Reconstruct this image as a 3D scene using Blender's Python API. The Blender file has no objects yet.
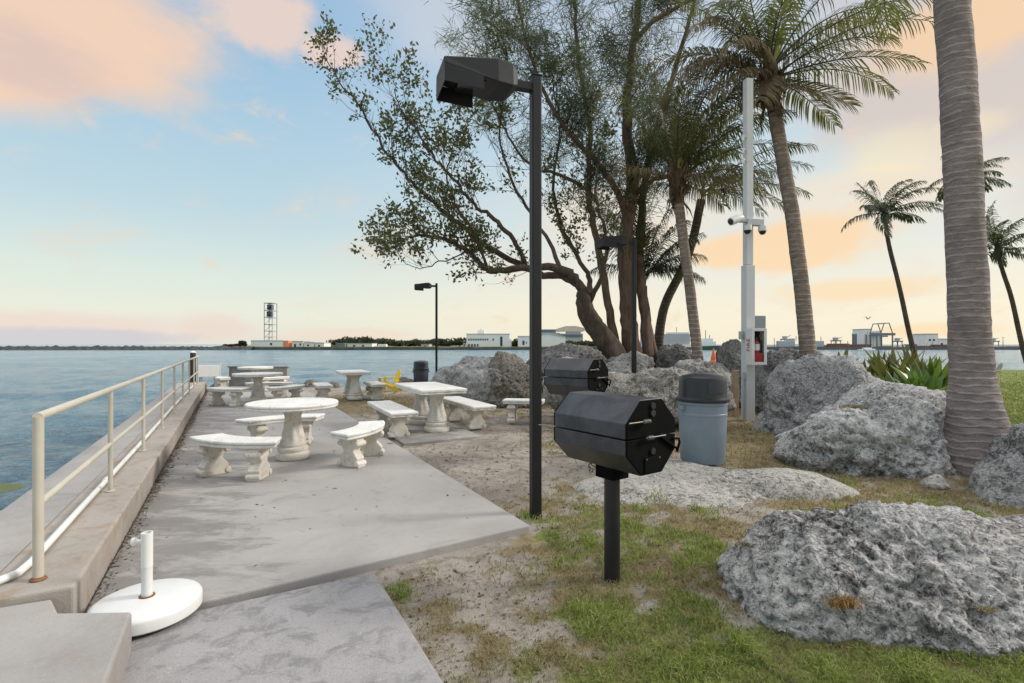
EXPO, SUN_E, ZEN = 0.12, 2.6, 1.9
import bpy, bmesh, math, random
import numpy as np
from mathutils import Vector, Matrix
R = math.radians
PI = math.pi
random.seed(7)
rng = np.random.default_rng(11)
scene = bpy.context.scene
col = scene.collection
EYE, FPX, HZ = 1.5, 512.0, 344.0
WATER = -1.0

# ------------------------------------------------------------------ places
def G(px, py, z=0.0):
    """place on the level z seen at that bearing and dip"""
    Y = FPX * (EYE - z) / (py - HZ)
    return Vector(((px - 512.0) / FPX * Y, Y, z))
def A(px, py, Y):
    """place at distance Y along a bearing"""
    return Vector(((px - 512.0) / FPX * Y, Y, EYE - (py - HZ) / FPX * Y))
K0 = Vector((-2.40, 2.88, 0)); U = Vector((-.481, .877, 0)); NR = Vector((.877, .481, 0))
def ST(s, t, z=0.0):
    """along / across the promenade, measured from the end of its kerb"""
    p = K0 + U * s + NR * t
    return Vector((p.x, p.y, z))
PROM = math.atan2(U.y, U.x)

# ------------------------------------------------------------------ numpy noise
def _h(ix, iy, iz, seed):
    n = (ix.astype(np.int64) * 374761393 + iy.astype(np.int64) * 668265263 + iz.astype(np.int64) * 2147483647 + seed * 974634777) & 0xffffffff
    n = ((n ^ (n >> 13)) * 1274126177) & 0xffffffff
    n = (n ^ (n >> 16)) & 0xffffffff
    return n
def pnoise(P, seed=0):
    P = np.asarray(P, dtype=np.float64)
    i = np.floor(P); f = P - i
    u = f * f * f * (f * (f * 6 - 15) + 10)
    ix, iy, iz = i[:, 0], i[:, 1], i[:, 2]
    out = 0
    for dx in (0, 1):
        wx = u[:, 0] if dx else 1 - u[:, 0]
        for dy in (0, 1):
            wy = u[:, 1] if dy else 1 - u[:, 1]
            for dz in (0, 1):
                wz = u[:, 2] if dz else 1 - u[:, 2]
                h = _h(ix + dx, iy + dy, iz + dz, seed)
                gx = ((h & 1023) / 511.5 - 1); gy = (((h >> 10) & 1023) / 511.5 - 1); gz = (((h >> 20) & 1023) / 511.5 - 1)
                out = out + wx * wy * wz * (gx * (f[:, 0] - dx) + gy * (f[:, 1] - dy) + gz * (f[:, 2] - dz))
    return out
def fbm(P, octv=4, seed=0, lac=2.03, gain=.5, ridge=False):
    P = np.asarray(P, dtype=np.float64); a = 1.0; s = 0.0; tot = 0
    for k in range(octv):
        n = pnoise(P, seed + k * 17)
        if ridge: n = .5 - np.abs(n) * 1.4
        s = s + a * n; a *= gain; P = P * lac
    return s
def sstep(a, b, x):
    t = np.clip((x - a) / (b - a), 0, 1); return t * t * (3 - 2 * t)

# ------------------------------------------------------------------ mesh builder
class MB:
    def __init__(s, off=None):
        s.V = []; s.F = []; s.off = Vector(off) if off is not None else None
    def add(s, vs, fs):
        b = len(s.V); s.V.extend([tuple(v) for v in vs]); s.F.extend([tuple(b + i for i in f) for f in fs]); return s
    def box(s, c, d, M=None):
        c = Vector(c); x, y, z = d[0] / 2, d[1] / 2, d[2] / 2
        vs = [Vector((i * x, j * y, k * z)) for i in (-1, 1) for j in (-1, 1) for k in (-1, 1)]
        if M is not None: vs = [M @ v for v in vs]
        return s.add([c + v for v in vs], [(0, 1, 3, 2), (4, 6, 7, 5), (0, 4, 5, 1), (2, 3, 7, 6), (0, 2, 6, 4), (1, 5, 7, 3)])
    def tube(s, pts, rad, n=8, cap=True, mod=None):
        pts = [Vector(p) for p in pts]
        if not hasattr(rad, '__len__'): rad = [rad] * len(pts)
        T = []
        for i in range(len(pts)):
            a = pts[max(i - 1, 0)]; b = pts[min(i + 1, len(pts) - 1)]
            t = (b - a); T.append(t.normalized() if t.length > 1e-9 else Vector((0, 0, 1)))
        ref = Vector((1, 0, 0)) if abs(T[0].x) < .9 else Vector((0, 1, 0))
        u = (ref - T[0] * ref.dot(T[0])).normalized(); vs = []
        for i, p in enumerate(pts):
            u = (u - T[i] * u.dot(T[i])).normalized(); w = T[i].cross(u)
            for k in range(n):
                a = 2 * PI * k / n; r = rad[i] * (mod(i, a) if mod else 1)
                vs.append(p + (u * math.cos(a) + w * math.sin(a)) * r)
        fs = []
        for i in range(len(pts) - 1):
            for k in range(n):
                k2 = (k + 1) % n; fs.append((i * n + k, i * n + k2, (i + 1) * n + k2, (i + 1) * n + k))
        if cap:
            fs.append(tuple(reversed(range(n)))); m = (len(pts) - 1) * n; fs.append(tuple(m + k for k in range(n)))
        return s.add(vs, fs)
    def lathe(s, prof, n=32, c=(0, 0, 0), mod=None):
        c = Vector(c); vs = []; fs = []
        for r, z in prof:
            for k in range(n):
                a = 2 * PI * k / n; q = r * (mod(a, z, r) if mod else 1)
                vs.append(c + Vector((q * math.cos(a), q * math.sin(a), z)))
        for i in range(len(prof) - 1):
            for k in range(n):
                k2 = (k + 1) % n; fs.append((i * n + k, i * n + k2, (i + 1) * n + k2, (i + 1) * n + k))
        fs.append(tuple(reversed(range(n)))); m = (len(prof) - 1) * n; fs.append(tuple(m + k for k in range(n)))
        return s.add(vs, fs)
    def prism(s, poly, vec):
        poly = [Vector(p) for p in poly]; vec = Vector(vec); n = len(poly)
        vs = poly + [p + vec for p in poly]
        fs = [tuple(reversed(range(n))), tuple(range(n, 2 * n))] + [(i, (i + 1) % n, n + (i + 1) % n, n + i) for i in range(n)]
        return s.add(vs, fs)
    def slab(s, poly, z0, z1):
        return s.prism([(p[0], p[1], z0) for p in poly], (0, 0, z1 - z0))
    def build(s, name, mat, parent=None, smooth=None, bevel=0, seg=2, noparent_off=None):
        me = bpy.data.meshes.new(name)
        V = s.V
        if s.off is not None:
            o_ = s.off; V = [(v[0] - o_.x, v[1] - o_.y, v[2] - o_.z) for v in V]
        me.from_pydata(V, [], s.F)
        me.validate(); 
        bm = bmesh.new(); bm.from_mesh(me); bmesh.ops.recalc_face_normals(bm, faces=bm.faces); bm.to_mesh(me); bm.free()
        if smooth is not None:
            me.polygons.foreach_set('use_smooth', [True] * len(me.polygons))
            if smooth < 179: me.set_sharp_from_angle(angle=R(smooth))
        me.materials.append(mat)
        o = bpy.data.objects.new(name, me); col.objects.link(o)
        if parent is not None: o.parent = parent
        if bevel:
            m = o.modifiers.new('Bevel', 'BEVEL'); m.width = bevel; m.segments = seg; m.limit_method = 'ANGLE'; m.angle_limit = R(35)
        return o

def np_mesh(name, V, F, mat, parent=None, smooth=True, attrs=None):
    """V (n,3), F (m,k) arrays with one k"""
    me = bpy.data.meshes.new(name)
    V = np.ascontiguousarray(V, dtype=np.float32); F = np.ascontiguousarray(F, dtype=np.int32); m, k = F.shape
    me.vertices.add(len(V)); me.vertices.foreach_set('co', V.ravel())
    me.loops.add(m * k); me.loops.foreach_set('vertex_index', F.ravel())
    me.polygons.add(m); me.polygons.foreach_set('loop_start', np.arange(m, dtype=np.int32) * k)
    me.polygons.foreach_set('loop_total', np.full(m, k, dtype=np.int32))
    me.polygons.foreach_set('use_smooth', np.full(m, smooth, dtype=bool))
    me.update(calc_edges=True)
    for nm, arr in (attrs or {}).items():
        a = me.attributes.new(nm, 'FLOAT', 'POINT'); a.data.foreach_set('value', np.ascontiguousarray(arr, dtype=np.float32))
    me.materials.append(mat)
    o = bpy.data.objects.new(name, me); col.objects.link(o)
    if parent is not None: o.parent = parent
    return o

def tag(o, label=None, cat=None, group=None, kind=None):
    if label: o['label'] = label
    if cat: o['category'] = cat
    if group: o['group'] = group
    if kind: o['kind'] = kind
    return o
def thing(name, label, cat, loc=(0, 0, 0), rz=0, group=None):
    o = bpy.data.objects.new(name, None); col.objects.link(o); o.empty_display_size = .1
    o.location = loc; o.rotation_euler = (0, 0, rz)
    return tag(o, label, cat, group)
def copy_tree(o, parent=None):
    c = o.copy(); col.objects.link(c); c.parent = parent
    for ch in [x for x in bpy.data.objects if x.parent == o]: copy_tree(ch, c)
    return c
def dup(o, label, loc, rz=0, group=None):
    c = copy_tree(o); c.location = loc; c.rotation_euler = (0, 0, rz); c['label'] = label
    if group: c['group'] = group
    return c

# ------------------------------------------------------------------ materials
def lin(r, g, b):
    f = lambda c: (c / 255 / 12.92) if c / 255 <= .04045 else ((c / 255 + .055) / 1.055) ** 2.4
    return (f(r), f(g), f(b), 1)
class Mat:
    def __init__(s, name):
        s.m = bpy.data.materials.new(name); s.m.use_nodes = True; s.nt = s.m.node_tree; s.nt.nodes.clear()
        s.out = s.nt.nodes.new('ShaderNodeOutputMaterial')
    def n(s, typ, ins=None, **props):
        nd = s.nt.nodes.new(typ)
        for k, v in props.items(): setattr(nd, k, v)
        for k, v in (ins or {}).items():
            if v is None: continue
            if isinstance(v, bpy.types.NodeSocket): s.nt.links.new(v, nd.inputs[k])
            else: nd.inputs[k].default_value = v
        return nd
    def coord(s, rand=True):
        tc = s.n('ShaderNodeTexCoord')
        if not rand: return tc.outputs['Object']
        oi = s.n('ShaderNodeObjectInfo')
        mu = s.n('ShaderNodeVectorMath', {0: oi.outputs['Random'], 1: (37, 19, 53)}, operation='MULTIPLY')
        return s.n('ShaderNodeVectorMath', {0: tc.outputs['Object'], 1: mu.outputs[0]}, operation='ADD').outputs[0]
    def noise(s, vec, scale, detail=6, rough=.6, dist=0, out='Fac'):
        return s.n('ShaderNodeTexNoise', {'Vector': vec, 'Scale': scale, 'Detail': detail, 'Roughness': rough, 'Distortion': dist}).outputs[out]
    def vor(s, vec, scale, feature='F1', out='Distance', rnd=1):
        return s.n('ShaderNodeTexVoronoi', {'Vector': vec, 'Scale': scale, 'Randomness': rnd}, feature=feature).outputs[out]
    def ramp(s, fac, stops, interp='LINEAR'):
        r = s.n('ShaderNodeValToRGB', {'Fac': fac}); cr = r.color_ramp; cr.interpolation = interp
        while len(cr.elements) < len(stops): cr.elements.new(.5)
        for e, (p, c) in zip(cr.elements, stops):
            e.position = p; e.color = c if len(c) == 4 else (*c, 1)
        return r.outputs['Color']
    def step(s, v, a, b):
        return s.n('ShaderNodeMapRange', {'Value': v, 'From Min': a, 'From Max': b}, interpolation_type='SMOOTHSTEP').outputs[0]
    def mix(s, f, a, b, mode='MIX'):
        nd = s.n('ShaderNodeMix', data_type='RGBA', blend_type=mode)
        for i, v in ((0, f), (6, a), (7, b)):
            if isinstance(v, bpy.types.NodeSocket): s.nt.links.new(v, nd.inputs[i])
            else: nd.inputs[i].default_value = v
        return nd.outputs[2]
    def math(s, op, a, b=0.0, clamp=False):
        return s.n('ShaderNodeMath', {0: a, 1: b}, operation=op, use_clamp=clamp).outputs[0]
    def bump(s, h, strength=.5, dist=.01, normal=None):
        return s.n('ShaderNodeBump', {'Height': h, 'Strength': strength, 'Distance': dist, 'Normal': normal}).outputs[0]
    def bsdf(s, **ins):
        nm = {'color': 'Base Color', 'rough': 'Roughness', 'metal': 'Metallic', 'normal': 'Normal', 'spec': 'Specular IOR Level', 'ior': 'IOR', 'alpha': 'Alpha'}
        return s.n('ShaderNodeBsdfPrincipled', {nm.get(k, k): v for k, v in ins.items()})
    def done(s, sh):
        s.nt.links.new(sh.outputs[0], s.out.inputs['Surface']); return s.m

def paint(name, c, rough=.5, var=.15, scale=6, bump=.15, metal=0, wear=None, wear_amt=.5, spec=.5):
    m = Mat(name); v = m.coord(); n1 = m.noise(v, scale, 7, .65)
    c4 = (*c[:3], 1); d = tuple(x * (1 - var) for x in c[:3]) + (1,); l = tuple(min(1, x * (1 + var)) for x in c[:3]) + (1,)
    base = m.ramp(n1, [(.3, d), (.55, c4), (.75, l)])
    if wear:
        n2 = m.noise(v, scale * 1.7, 8, .7, .5); base = m.mix(m.step(n2, 1 - wear_amt - .1, 1 - wear_amt + .05), base, (*wear[:3], 1))
    n3 = m.noise(v, scale * 14, 4, .6)
    rg = m.n('ShaderNodeMapRange', {'Value': n1, 'To Min': max(.05, rough - .1), 'To Max': min(1, rough + .12)}).outputs[0]
    return m.done(m.bsdf(color=base, rough=rg, metal=metal, spec=spec, normal=m.bump(n3, bump, .004)))

M = {}
M['black'] = paint('black_paint', (.013, .013, .015), .42, .3, 5, .12)
M['lamp'] = paint('lamp_bronze', (.011, .0105, .012), .5, .25, 5, .1, spec=.35)
M['grill'] = paint('grill_steel', (.026, .029, .036), .40, .4, 2.2, .3, wear=(.048, .052, .06), wear_amt=.45)
M['grill_cap'] = paint('grill_cap', (.005, .005, .005), .8, .3, 6, .2, spec=.06)
M['steel'] = paint('bare_steel', (.24, .22, .20), .5, .35, 20, .1, metal=.8)
M['cream'] = paint('cream_rail_paint', (.50, .46, .37), .45, .12, 3, .1, wear=(.42, .31, .19), wear_amt=.22)
M['pvc'] = paint('white_pvc', (.74, .73, .69), .35, .08, 3, .05)
M['white'] = paint('white_enamel', (.66, .655, .635), .42, .06, 4, .1, wear=(.56, .53, .48), wear_amt=.30)
M['rust'] = paint('rust', (.22, .10, .04), .85, .4, 20, .4)
M['wood_dark'] = paint('dark_wood', (.05, .035, .022), .8, .4, 9, .5)
M['wood_pale'] = paint('pale_wood', (.36, .26, .17), .8, .25, 9, .4)
M['bin'] = paint('bin_grey_plastic', (.20, .245, .29), .45, .12, 3, .15, wear=(.29, .32, .35), wear_amt=.3)
M['lid'] = paint('bin_black_plastic', (.016, .018, .022), .38, .2, 4, .15)
M['bin_dark'] = paint('bin_charcoal', (.035, .04, .05), .5, .2, 4, .1)
M['galv'] = paint('galvanised', (.45, .47, .48), .45, .1, 4, .1, metal=.2)
M['galv_dark'] = paint('grey_enclosure', (.24, .26, .28), .5, .1, 4, .1)
M['yellow'] = paint('yellow_plastic', (.72, .50, .02), .45, .1, 4, .1)
M['red'] = paint('red_enamel', (.30, .012, .018), .35, .1, 4, .05)
M['tan_rock'] = paint('tan_block', (.42, .34, .25), .9, .2, 4, .5)
M['orange'] = paint('orange_plastic', (.75, .13, .02), .5, .1, 4, .1)
M['navy'] = paint('navy_fabric', (.02, .03, .07), .8, .2, 6, .1)
M['dark_glass'] = paint('dark_glass', (.012, .016, .02), .12, .2, 3, 0)
M['far_white'] = paint('far_white_wall', (.80, .79, .76), .8, .06, .15, 0)
M['far_cream'] = paint('far_cream', (.55, .50, .42), .8, .08, .1, 0)
M['far_grey'] = paint('far_grey', (.42, .44, .45), .8, .12, .1, 0)
M['far_steel'] = paint('far_steel', (.16, .18, .20), .8, .12, .1, 0)
M['far_blue'] = paint('far_blue_glass', (.10, .15, .22), .4, .2, .2, 0)
M['far_red'] = paint('far_red_hull', (.17, .075, .06), .7, .2, .2, 0)
M['far_orange'] = paint('far_orange', (.72, .28, .16), .8, .1, .2, 0)
M['far_green'] = paint('far_green_hull', (.02, .09, .05), .5, .2, .2, 0)
M['far_dark'] = paint('far_dark', (.03, .035, .04), .6, .3, .2, 0)

def concrete(name, c, scale=1.0, dark=(.20, .19, .18), stain=.45, speck=.3, bumps=.35, rust=0, thr=.53, dirt=False):
    m = Mat(name); v = m.coord(False)
    n1 = m.noise(v, .55 * scale, 8, .62, .3); n2 = m.noise(v, 2.6 * scale, 9, .7, .6); n3 = m.noise(v, 95, 4, .7); n4 = m.noise(v, 14 * scale, 6, .7)
    lo = tuple(x * .80 for x in c); hi = tuple(min(1, x * 1.13) for x in c)
    b = m.ramp(n1, [(.32, lo), (.5, c), (.68, hi)])
    b = m.mix(m.math('MULTIPLY', m.step(n2, thr, thr + .15), stain * .55), b, (*dark, 1))
    sw = m.n('ShaderNodeMapping', {'Vector': v, 'Scale': (1, .35, 1), 'Rotation': (0, 0, R(-25))}).outputs[0]
    b = m.mix(m.math('MULTIPLY', m.step(m.noise(sw, 3.4 * scale, 9, .78, .5), .54, .70), stain * .5), b, (*[x * .62 for x in c], 1))
    b = m.mix(m.math('MULTIPLY', m.step(m.noise(v, 24 * scale, 8, .8), .54, .66), stain * .45), b, (*[x * .6 for x in c], 1))
    b = m.mix(m.math('MULTIPLY', m.step(n4, .5, .8), .3), b, (*hi, 1))
    b = m.mix(m.math('MULTIPLY', m.step(n3, .56, .72), speck), b, (*[x * .45 for x in c], 1))
    b = m.mix(m.math('MULTIPLY', m.step(m.noise(v, 60, 3, .6), .6, .75), speck * .7), b, (*[min(1, x * 1.5) for x in c], 1))
    if dirt:                                     # grime washed out along the foot of the kerb
        sx = m.n('ShaderNodeSeparateXYZ', {0: v}); t_ = m.math('ADD', m.math('MULTIPLY', m.math('ADD', sx.outputs[0], 2.40), .877), m.math('MULTIPLY', m.math('ADD', sx.outputs[1], -2.88), .481))
        band = m.n('ShaderNodeMapRange', {'Value': t_, 'From Min': 1.7, 'From Max': .05}).outputs[0]
        g_ = m.math('ADD', m.noise(m.n('ShaderNodeMapping', {'Vector': v, 'Scale': (.45, 1, 1), 'Rotation': (0, 0, R(8))}).outputs[0], 3.6, 9, .78, .5), m.math('MULTIPLY', band, .26))
        b = m.mix(m.math('MULTIPLY', m.step(g_, .60, .78), .62), b, (.135, .125, .115, 1))
    if rust:
        b = m.mix(m.math('MULTIPLY', m.step(m.noise(v, 3.5, 6, .7, 1), .5, .7), rust), b, (.30, .19, .11, 1))
    ck = m.vor(m.n('ShaderNodeVectorMath', {0: v, 1: m.n('ShaderNodeVectorMath', {0: m.noise(v, 2.2, 4, .6, 0, 'Color'), 1: (.5, .5, .5)}, operation='MULTIPLY').outputs[0]}, operation='ADD').outputs[0], .33, 'DISTANCE_TO_EDGE')
    crack = m.math('SUBTRACT', 1, m.step(ck, .0, .005))
    crack = m.math('MULTIPLY', crack, m.step(n1, .56, .68))
    b = m.mix(m.math('MULTIPLY', crack, .5), b, (.06, .055, .05, 1))
    h = m.math('ADD', m.math('MULTIPLY', n3, .6), m.math('ADD', n4, m.math('MULTIPLY', crack, -1.5)))
    return m.done(m.bsdf(color=b, rough=.86, spec=.3, normal=m.bump(h, bumps, .006)))
M['patio'] = concrete('patio_concrete', (.34, .32, .30), 1, (.19, .178, .162), .55, .3, dirt=True)
M['patio_rough'] = concrete('rough_concrete', (.31, .297, .293), 2.3, (.13, .127, .128), 1.0, .85, .8, thr=.47)
M['kerb'] = concrete('kerb_concrete', (.36, .32, .28), 1.6, (.20, .15, .11), .7, .4, .6, .65)
M['apron'] = concrete('apron_concrete', (.345, .325, .308), 1.2, (.23, .205, .185), .6, .35, .45, .2)

def cast(name, top, low, pit=.4):
    m = Mat(name); v = m.coord()
    n1 = m.noise(v, 3, 8, .7, .4); n2 = m.noise(v, 9, 8, .72, .8); n3 = m.noise(v, 60, 5, .7)
    b = m.ramp(n1, [(.3, low), (.62, top)])
    b = m.mix(m.math('MULTIPLY', m.step(n2, .52, .66), pit), b, (.25, .215, .17, 1))
    b = m.mix(m.math('MULTIPLY', m.step(m.noise(v, 26, 6, .75), .57, .66), .6), b, (.2, .18, .15, 1))
    h = m.math('ADD', n2, m.math('MULTIPLY', n3, .6))
    return m.done(m.bsdf(color=b, rough=.8, spec=.3, normal=m.bump(h, .5, .006)))
M['cast_top'] = cast('cast_stone_white', (.74, .725, .685), (.60, .58, .535), .3)
M['cast_leg'] = cast('cast_stone_worn', (.69, .65, .575), (.48, .43, .36), .5)

def rock(name, pale=(.70, .68, .65), mid=(.34, .325, .31), dark=(.055, .05, .045), brown=.25, sc=1.0):
    m = Mat(name); v = m.coord()
    n1 = m.noise(v, 1.7 * sc, 9, .72, .5); n2 = m.noise(v, 9 * sc, 8, .75, .3); n3 = m.noise(v, 42 * sc, 6, .75)
    vd = m.vor(m.n('ShaderNodeVectorMath', {0: v, 1: m.n('ShaderNodeVectorMath', {0: m.noise(v, 6 * sc, 4, .6, 0, 'Color'), 1: (.25, .25, .25)}, operation='MULTIPLY').outputs[0]}, operation='ADD').outputs[0], 17 * sc)
    o = m.n('ShaderNodeVectorMath', {0: v, 1: (11.3, 7.7, 5.1)}, operation='ADD').outputs[0]       # lichen, weathering and crevice shade painted in as colour, a pattern of its own
    c1 = m.noise(o, 1.3 * sc, 8, .7, .6); c2 = m.noise(o, 15 * sc, 9, .8, 1.2); c3 = m.noise(o, 48 * sc, 6, .8, .4)
    f = m.math('ADD', m.math('MULTIPLY', c1, .35), m.math('ADD', m.math('MULTIPLY', c2, .55), m.math('MULTIPLY', c3, .25)))
    b = m.ramp(f, [(.49, dark), (.545, mid), (.585, tuple((a + c) / 2 for a, c in zip(pale, mid))), (.635, pale)])
    b = m.mix(m.math('MULTIPLY', m.step(c3, .53, .60), .65), b, (*pale, 1))
    b = m.mix(m.math('MULTIPLY', m.step(m.noise(o, 24 * sc, 7, .8, 1.), .53, .59), .8), b, (*dark, 1))
    b = m.mix(m.math('MULTIPLY', m.step(m.noise(o, 2.6, 6, .7, .8), .56, .72), brown), b, (.19, .13, .075, 1))
    h = m.math('ADD', m.math('MULTIPLY', n2, 1.0), m.math('SUBTRACT', m.math('MULTIPLY', n3, .6), m.math('MULTIPLY', vd, .8)))
    return m.done(m.bsdf(color=b, rough=.92, spec=.2, normal=m.bump(h, 1.0, .04)))
M['rock'] = rock('coral_rock')
M['rock_smooth'] = rock('grey_rock', (.54, .53, .515), (.31, .30, .29), (.085, .08, .075), .25)
M['rock_warm'] = rock('warm_rock', (.52, .49, .44), (.25, .232, .205), (.05, .045, .038), .4)
M['tower_steel'] = paint('tower_steel', (.30, .33, .35), .7, .15, .2, 0)
M['rock_mid'] = rock('mid_rock', (.68, .665, .64), (.42, .405, .39), (.12, .112, .105), .22, .8)
M['pole'] = paint('pole_grey_white', (.58, .585, .59), .45, .06, 3, .08)
M['petiole'] = paint('palm_petiole', (.30, .33, .06), .5, .2, 5, .1)
M['rock_dark'] = rock('dark_rock', (.36, .345, .325), (.17, .16, .15), (.04, .037, .033), .4)
M['rock_pale'] = rock('pale_limestone', (.58, .545, .49), (.43, .405, .37), (.13, .12, .105), .25, .8)
M['rock_brown'] = rock('brown_rock', (.36, .325, .28), (.17, .148, .122), (.04, .035, .03), .45)

def leaf(name, stops, trans=.35, rough=.5):
    m = Mat(name); g = m.n('ShaderNodeNewGeometry'); c = m.ramp(g.outputs['Random Per Island'], stops)
    p = m.bsdf(color=c, rough=rough, spec=.35); t = m.n('ShaderNodeBsdfTranslucent', {'Color': m.mix(.5, c, (.16, .2, .03, 1))})
    mx = m.n('ShaderNodeMixShader', {0: trans, 1: p.outputs[0], 2: t.outputs[0]})
    return m.done(mx)
M['leaf_almond'] = leaf('almond_leaf', [(0, (.06, .066, .04)), (.4, (.10, .108, .06)), (.75, (.15, .15, .08)), (1, (.22, .175, .09))], .5)
M['leaf_pine'] = leaf('needle_foliage', [(0, (.07, .082, .06)), (.5, (.11, .126, .09)), (1, (.16, .175, .115))], .5)
M['frond'] = leaf('palm_frond', [(0, (.042, .05, .02)), (.45, (.075, .082, .032)), (.78, (.135, .122, .055)), (1, (.20, .145, .085))], .45, .5)
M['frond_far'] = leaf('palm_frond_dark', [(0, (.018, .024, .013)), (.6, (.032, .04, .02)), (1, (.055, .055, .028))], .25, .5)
M['frond_dry'] = leaf('palm_frond_dry', [(0, (.10, .075, .045)), (.5, (.17, .125, .075)), (1, (.25, .19, .115))], .35, .7)
M['grass_green'] = leaf('grass_green', [(0, (.14, .19, .04)), (.45, (.23, .30, .06)), (.8, (.33, .38, .10)), (1, (.46, .42, .19))], .4, .6)
M['grass_dry'] = leaf('grass_dry', [(0, (.16, .11, .055)), (.4, (.28, .22, .11)), (.75, (.38, .31, .165)), (1, (.22, .23, .075))], .3, .7)
M['strap'] = leaf('strap_leaf', [(0, (.08, .09, .03)), (.5, (.13, .125, .04)), (.8, (.18, .145, .05)), (1, (.2, .23, .06))], .35, .35)
M['strap_green'] = leaf('strap_leaf_green', [(0, (.05, .11, .025)), (.5, (.09, .19, .035)), (1, (.19, .28, .06))], .35, .3)
M['far_leaf'] = leaf('far_foliage', [(0, (.03, .036, .018)), (.5, (.05, .056, .028)), (1, (.085, .085, .04))], .2, .7)

def bark(name, a, b, sc=5, stretch=.25, bumps=.8):
    m = Mat(name); v = m.coord(False)
    vs = m.n('ShaderNodeMapping', {'Vector': v, 'Scale': (1, 1, stretch)}).outputs[0]
    n1 = m.noise(vs, sc * 2.2, 8, .7, .6); n2 = m.noise(v, sc * .5, 5, .6); n3 = m.noise(vs, sc * 9, 5, .7)
    c = m.ramp(n1, [(.32, a), (.66, b)]); c = m.mix(m.math('MULTIPLY', m.step(n2, .45, .7), .45), c, (*[x * .55 for x in b], 1))
    return m.done(m.bsdf(color=c, rough=.9, spec=.2, normal=m.bump(m.math('ADD', n1, m.math('MULTIPLY', n3, .5)), bumps, .03)))
M['bark'] = bark('casuarina_bark', (.07, .047, .036), (.225, .155, .115), 5)
M['bark_branch'] = bark('branch_bark', (.03, .023, .018), (.10, .075, .055), 8, .5)
M['bark_limb'] = bark('limb_bark', (.045, .033, .027), (.14, .105, .082), 6, .3)
def palm_bark(name, a, b, ring=9.0, sc=1.0):
    m = Mat(name); v = m.coord(False); sp = m.n('ShaderNodeSeparateXYZ', {0: v})
    nz = m.math('ADD', m.math('MULTIPLY', sp.outputs[2], ring), m.math('MULTIPLY', m.noise(v, 2.6 * sc, 6, .68), 1.5))
    fr = m.math('FRACT', nz)
    rg = m.math('MULTIPLY', m.step(fr, .0, .12), m.math('SUBTRACT', 1, m.step(fr, .2, .42)))
    v2 = m.n('ShaderNodeMapping', {'Vector': v, 'Scale': (1, 1, 3.2)}).outputs[0]
    n1 = m.noise(v2, 7 * sc, 8, .7, .4); n2 = m.noise(v, 38 * sc, 5, .7); n0 = m.noise(v, 1.3 * sc, 5, .6)
    c = m.ramp(n1, [(.3, a), (.68, b)])
    c = m.mix(m.math('MULTIPLY', rg, m.step(m.noise(v, 5.5, 4, .6), .35, .62)), c, (*[min(1, x * 1.25) for x in b], 1))
    c = m.mix(m.math('MULTIPLY', m.step(n0, .45, .65), .4), c, (*[x * .8 for x in a], 1))
    c = m.mix(m.math('MULTIPLY', m.step(n2, .6, .72), .4), c, (*[x * .5 for x in a], 1))
    h = m.math('ADD', m.math('MULTIPLY', rg, .5), m.math('ADD', n1, m.math('MULTIPLY', n2, .5)))
    return m.done(m.bsdf(color=c, rough=.88, spec=.2, normal=m.bump(h, .8, .02)))
M['palm_bark'] = palm_bark('palm_bark', (.145, .118, .11), (.31, .262, .245), 11)
M['palm_bark_brown'] = palm_bark('palm_bark_brown', (.15, .115, .095), (.34, .28, .235), 9, .7)
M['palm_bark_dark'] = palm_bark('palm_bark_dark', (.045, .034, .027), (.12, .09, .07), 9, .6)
# ------------------------------------------------------------------ camera, sky, sun
cam_d = bpy.data.cameras.new('camera'); cam = bpy.data.objects.new('camera', cam_d); col.objects.link(cam)
cam_d.sensor_width = 36; cam_d.lens = 18; cam_d.shift_y = (HZ - 341.5) / 1024; cam_d.clip_start = .05; cam_d.clip_end = 20000
cam.location = (0, 0, EYE); cam.rotation_euler = (R(90), 0, 0); scene.camera = cam
scene.view_settings.view_transform = 'Standard'; scene.view_settings.look = 'None'
scene.view_settings.exposure = EXPO; scene.view_settings.gamma = 1; scene.view_settings.use_curve_mapping = False

SUN_EL, SUN_AZ = R(30), R(82)          # azimuth measured from +Y towards +X
sd = bpy.data.lights.new('sun', 'SUN'); sd.energy = SUN_E; sd.angle = R(11); sd.color = (1, .94, .87)
sun = bpy.data.objects.new('sun', sd); col.objects.link(sun)
sdir = Vector((math.sin(SUN_AZ) * math.cos(SUN_EL), math.cos(SUN_AZ) * math.cos(SUN_EL), math.sin(SUN_EL)))
sun.rotation_euler = sdir.to_track_quat('Z', 'Y').to_euler()

w = bpy.data.worlds.new('World'); scene.world = w; w.use_nodes = True
W = Mat.__new__(Mat); W.nt = w.node_tree; W.nt.nodes.clear()
wo = W.nt.nodes.new('ShaderNodeOutputWorld')
sky = W.n('ShaderNodeTexSky', sky_type='NISHITA', sun_disc=False, sun_elevation=SUN_EL, sun_rotation=SUN_AZ, air_density=1.2, dust_density=1.5)
D = W.n('ShaderNodeVectorMath', {0: W.n('ShaderNodeTexCoord').outputs['Generated']}, operation='NORMALIZE').outputs[0]
sp = W.n('ShaderNodeSeparateXYZ', {0: D}); dz = sp.outputs[2]
az = W.n('ShaderNodeMath', {0: sp.outputs[0], 1: sp.outputs[1]}, operation='ARCTAN2').outputs[0]
def L(*c): return lin(*c)
left = W.ramp(dz, [(0, L(226, 224, 212)), (.05, L(230, 232, 216)), (.12, L(216, 228, 220)), (.22, L(189, 213, 221)), (.34, L(172, 203, 221)), (.5, L(150, 187, 217)), (.62, L(152, 182, 212)), (.8, (.85, .88, .95)), (1, (1, 1, 1))])
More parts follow.
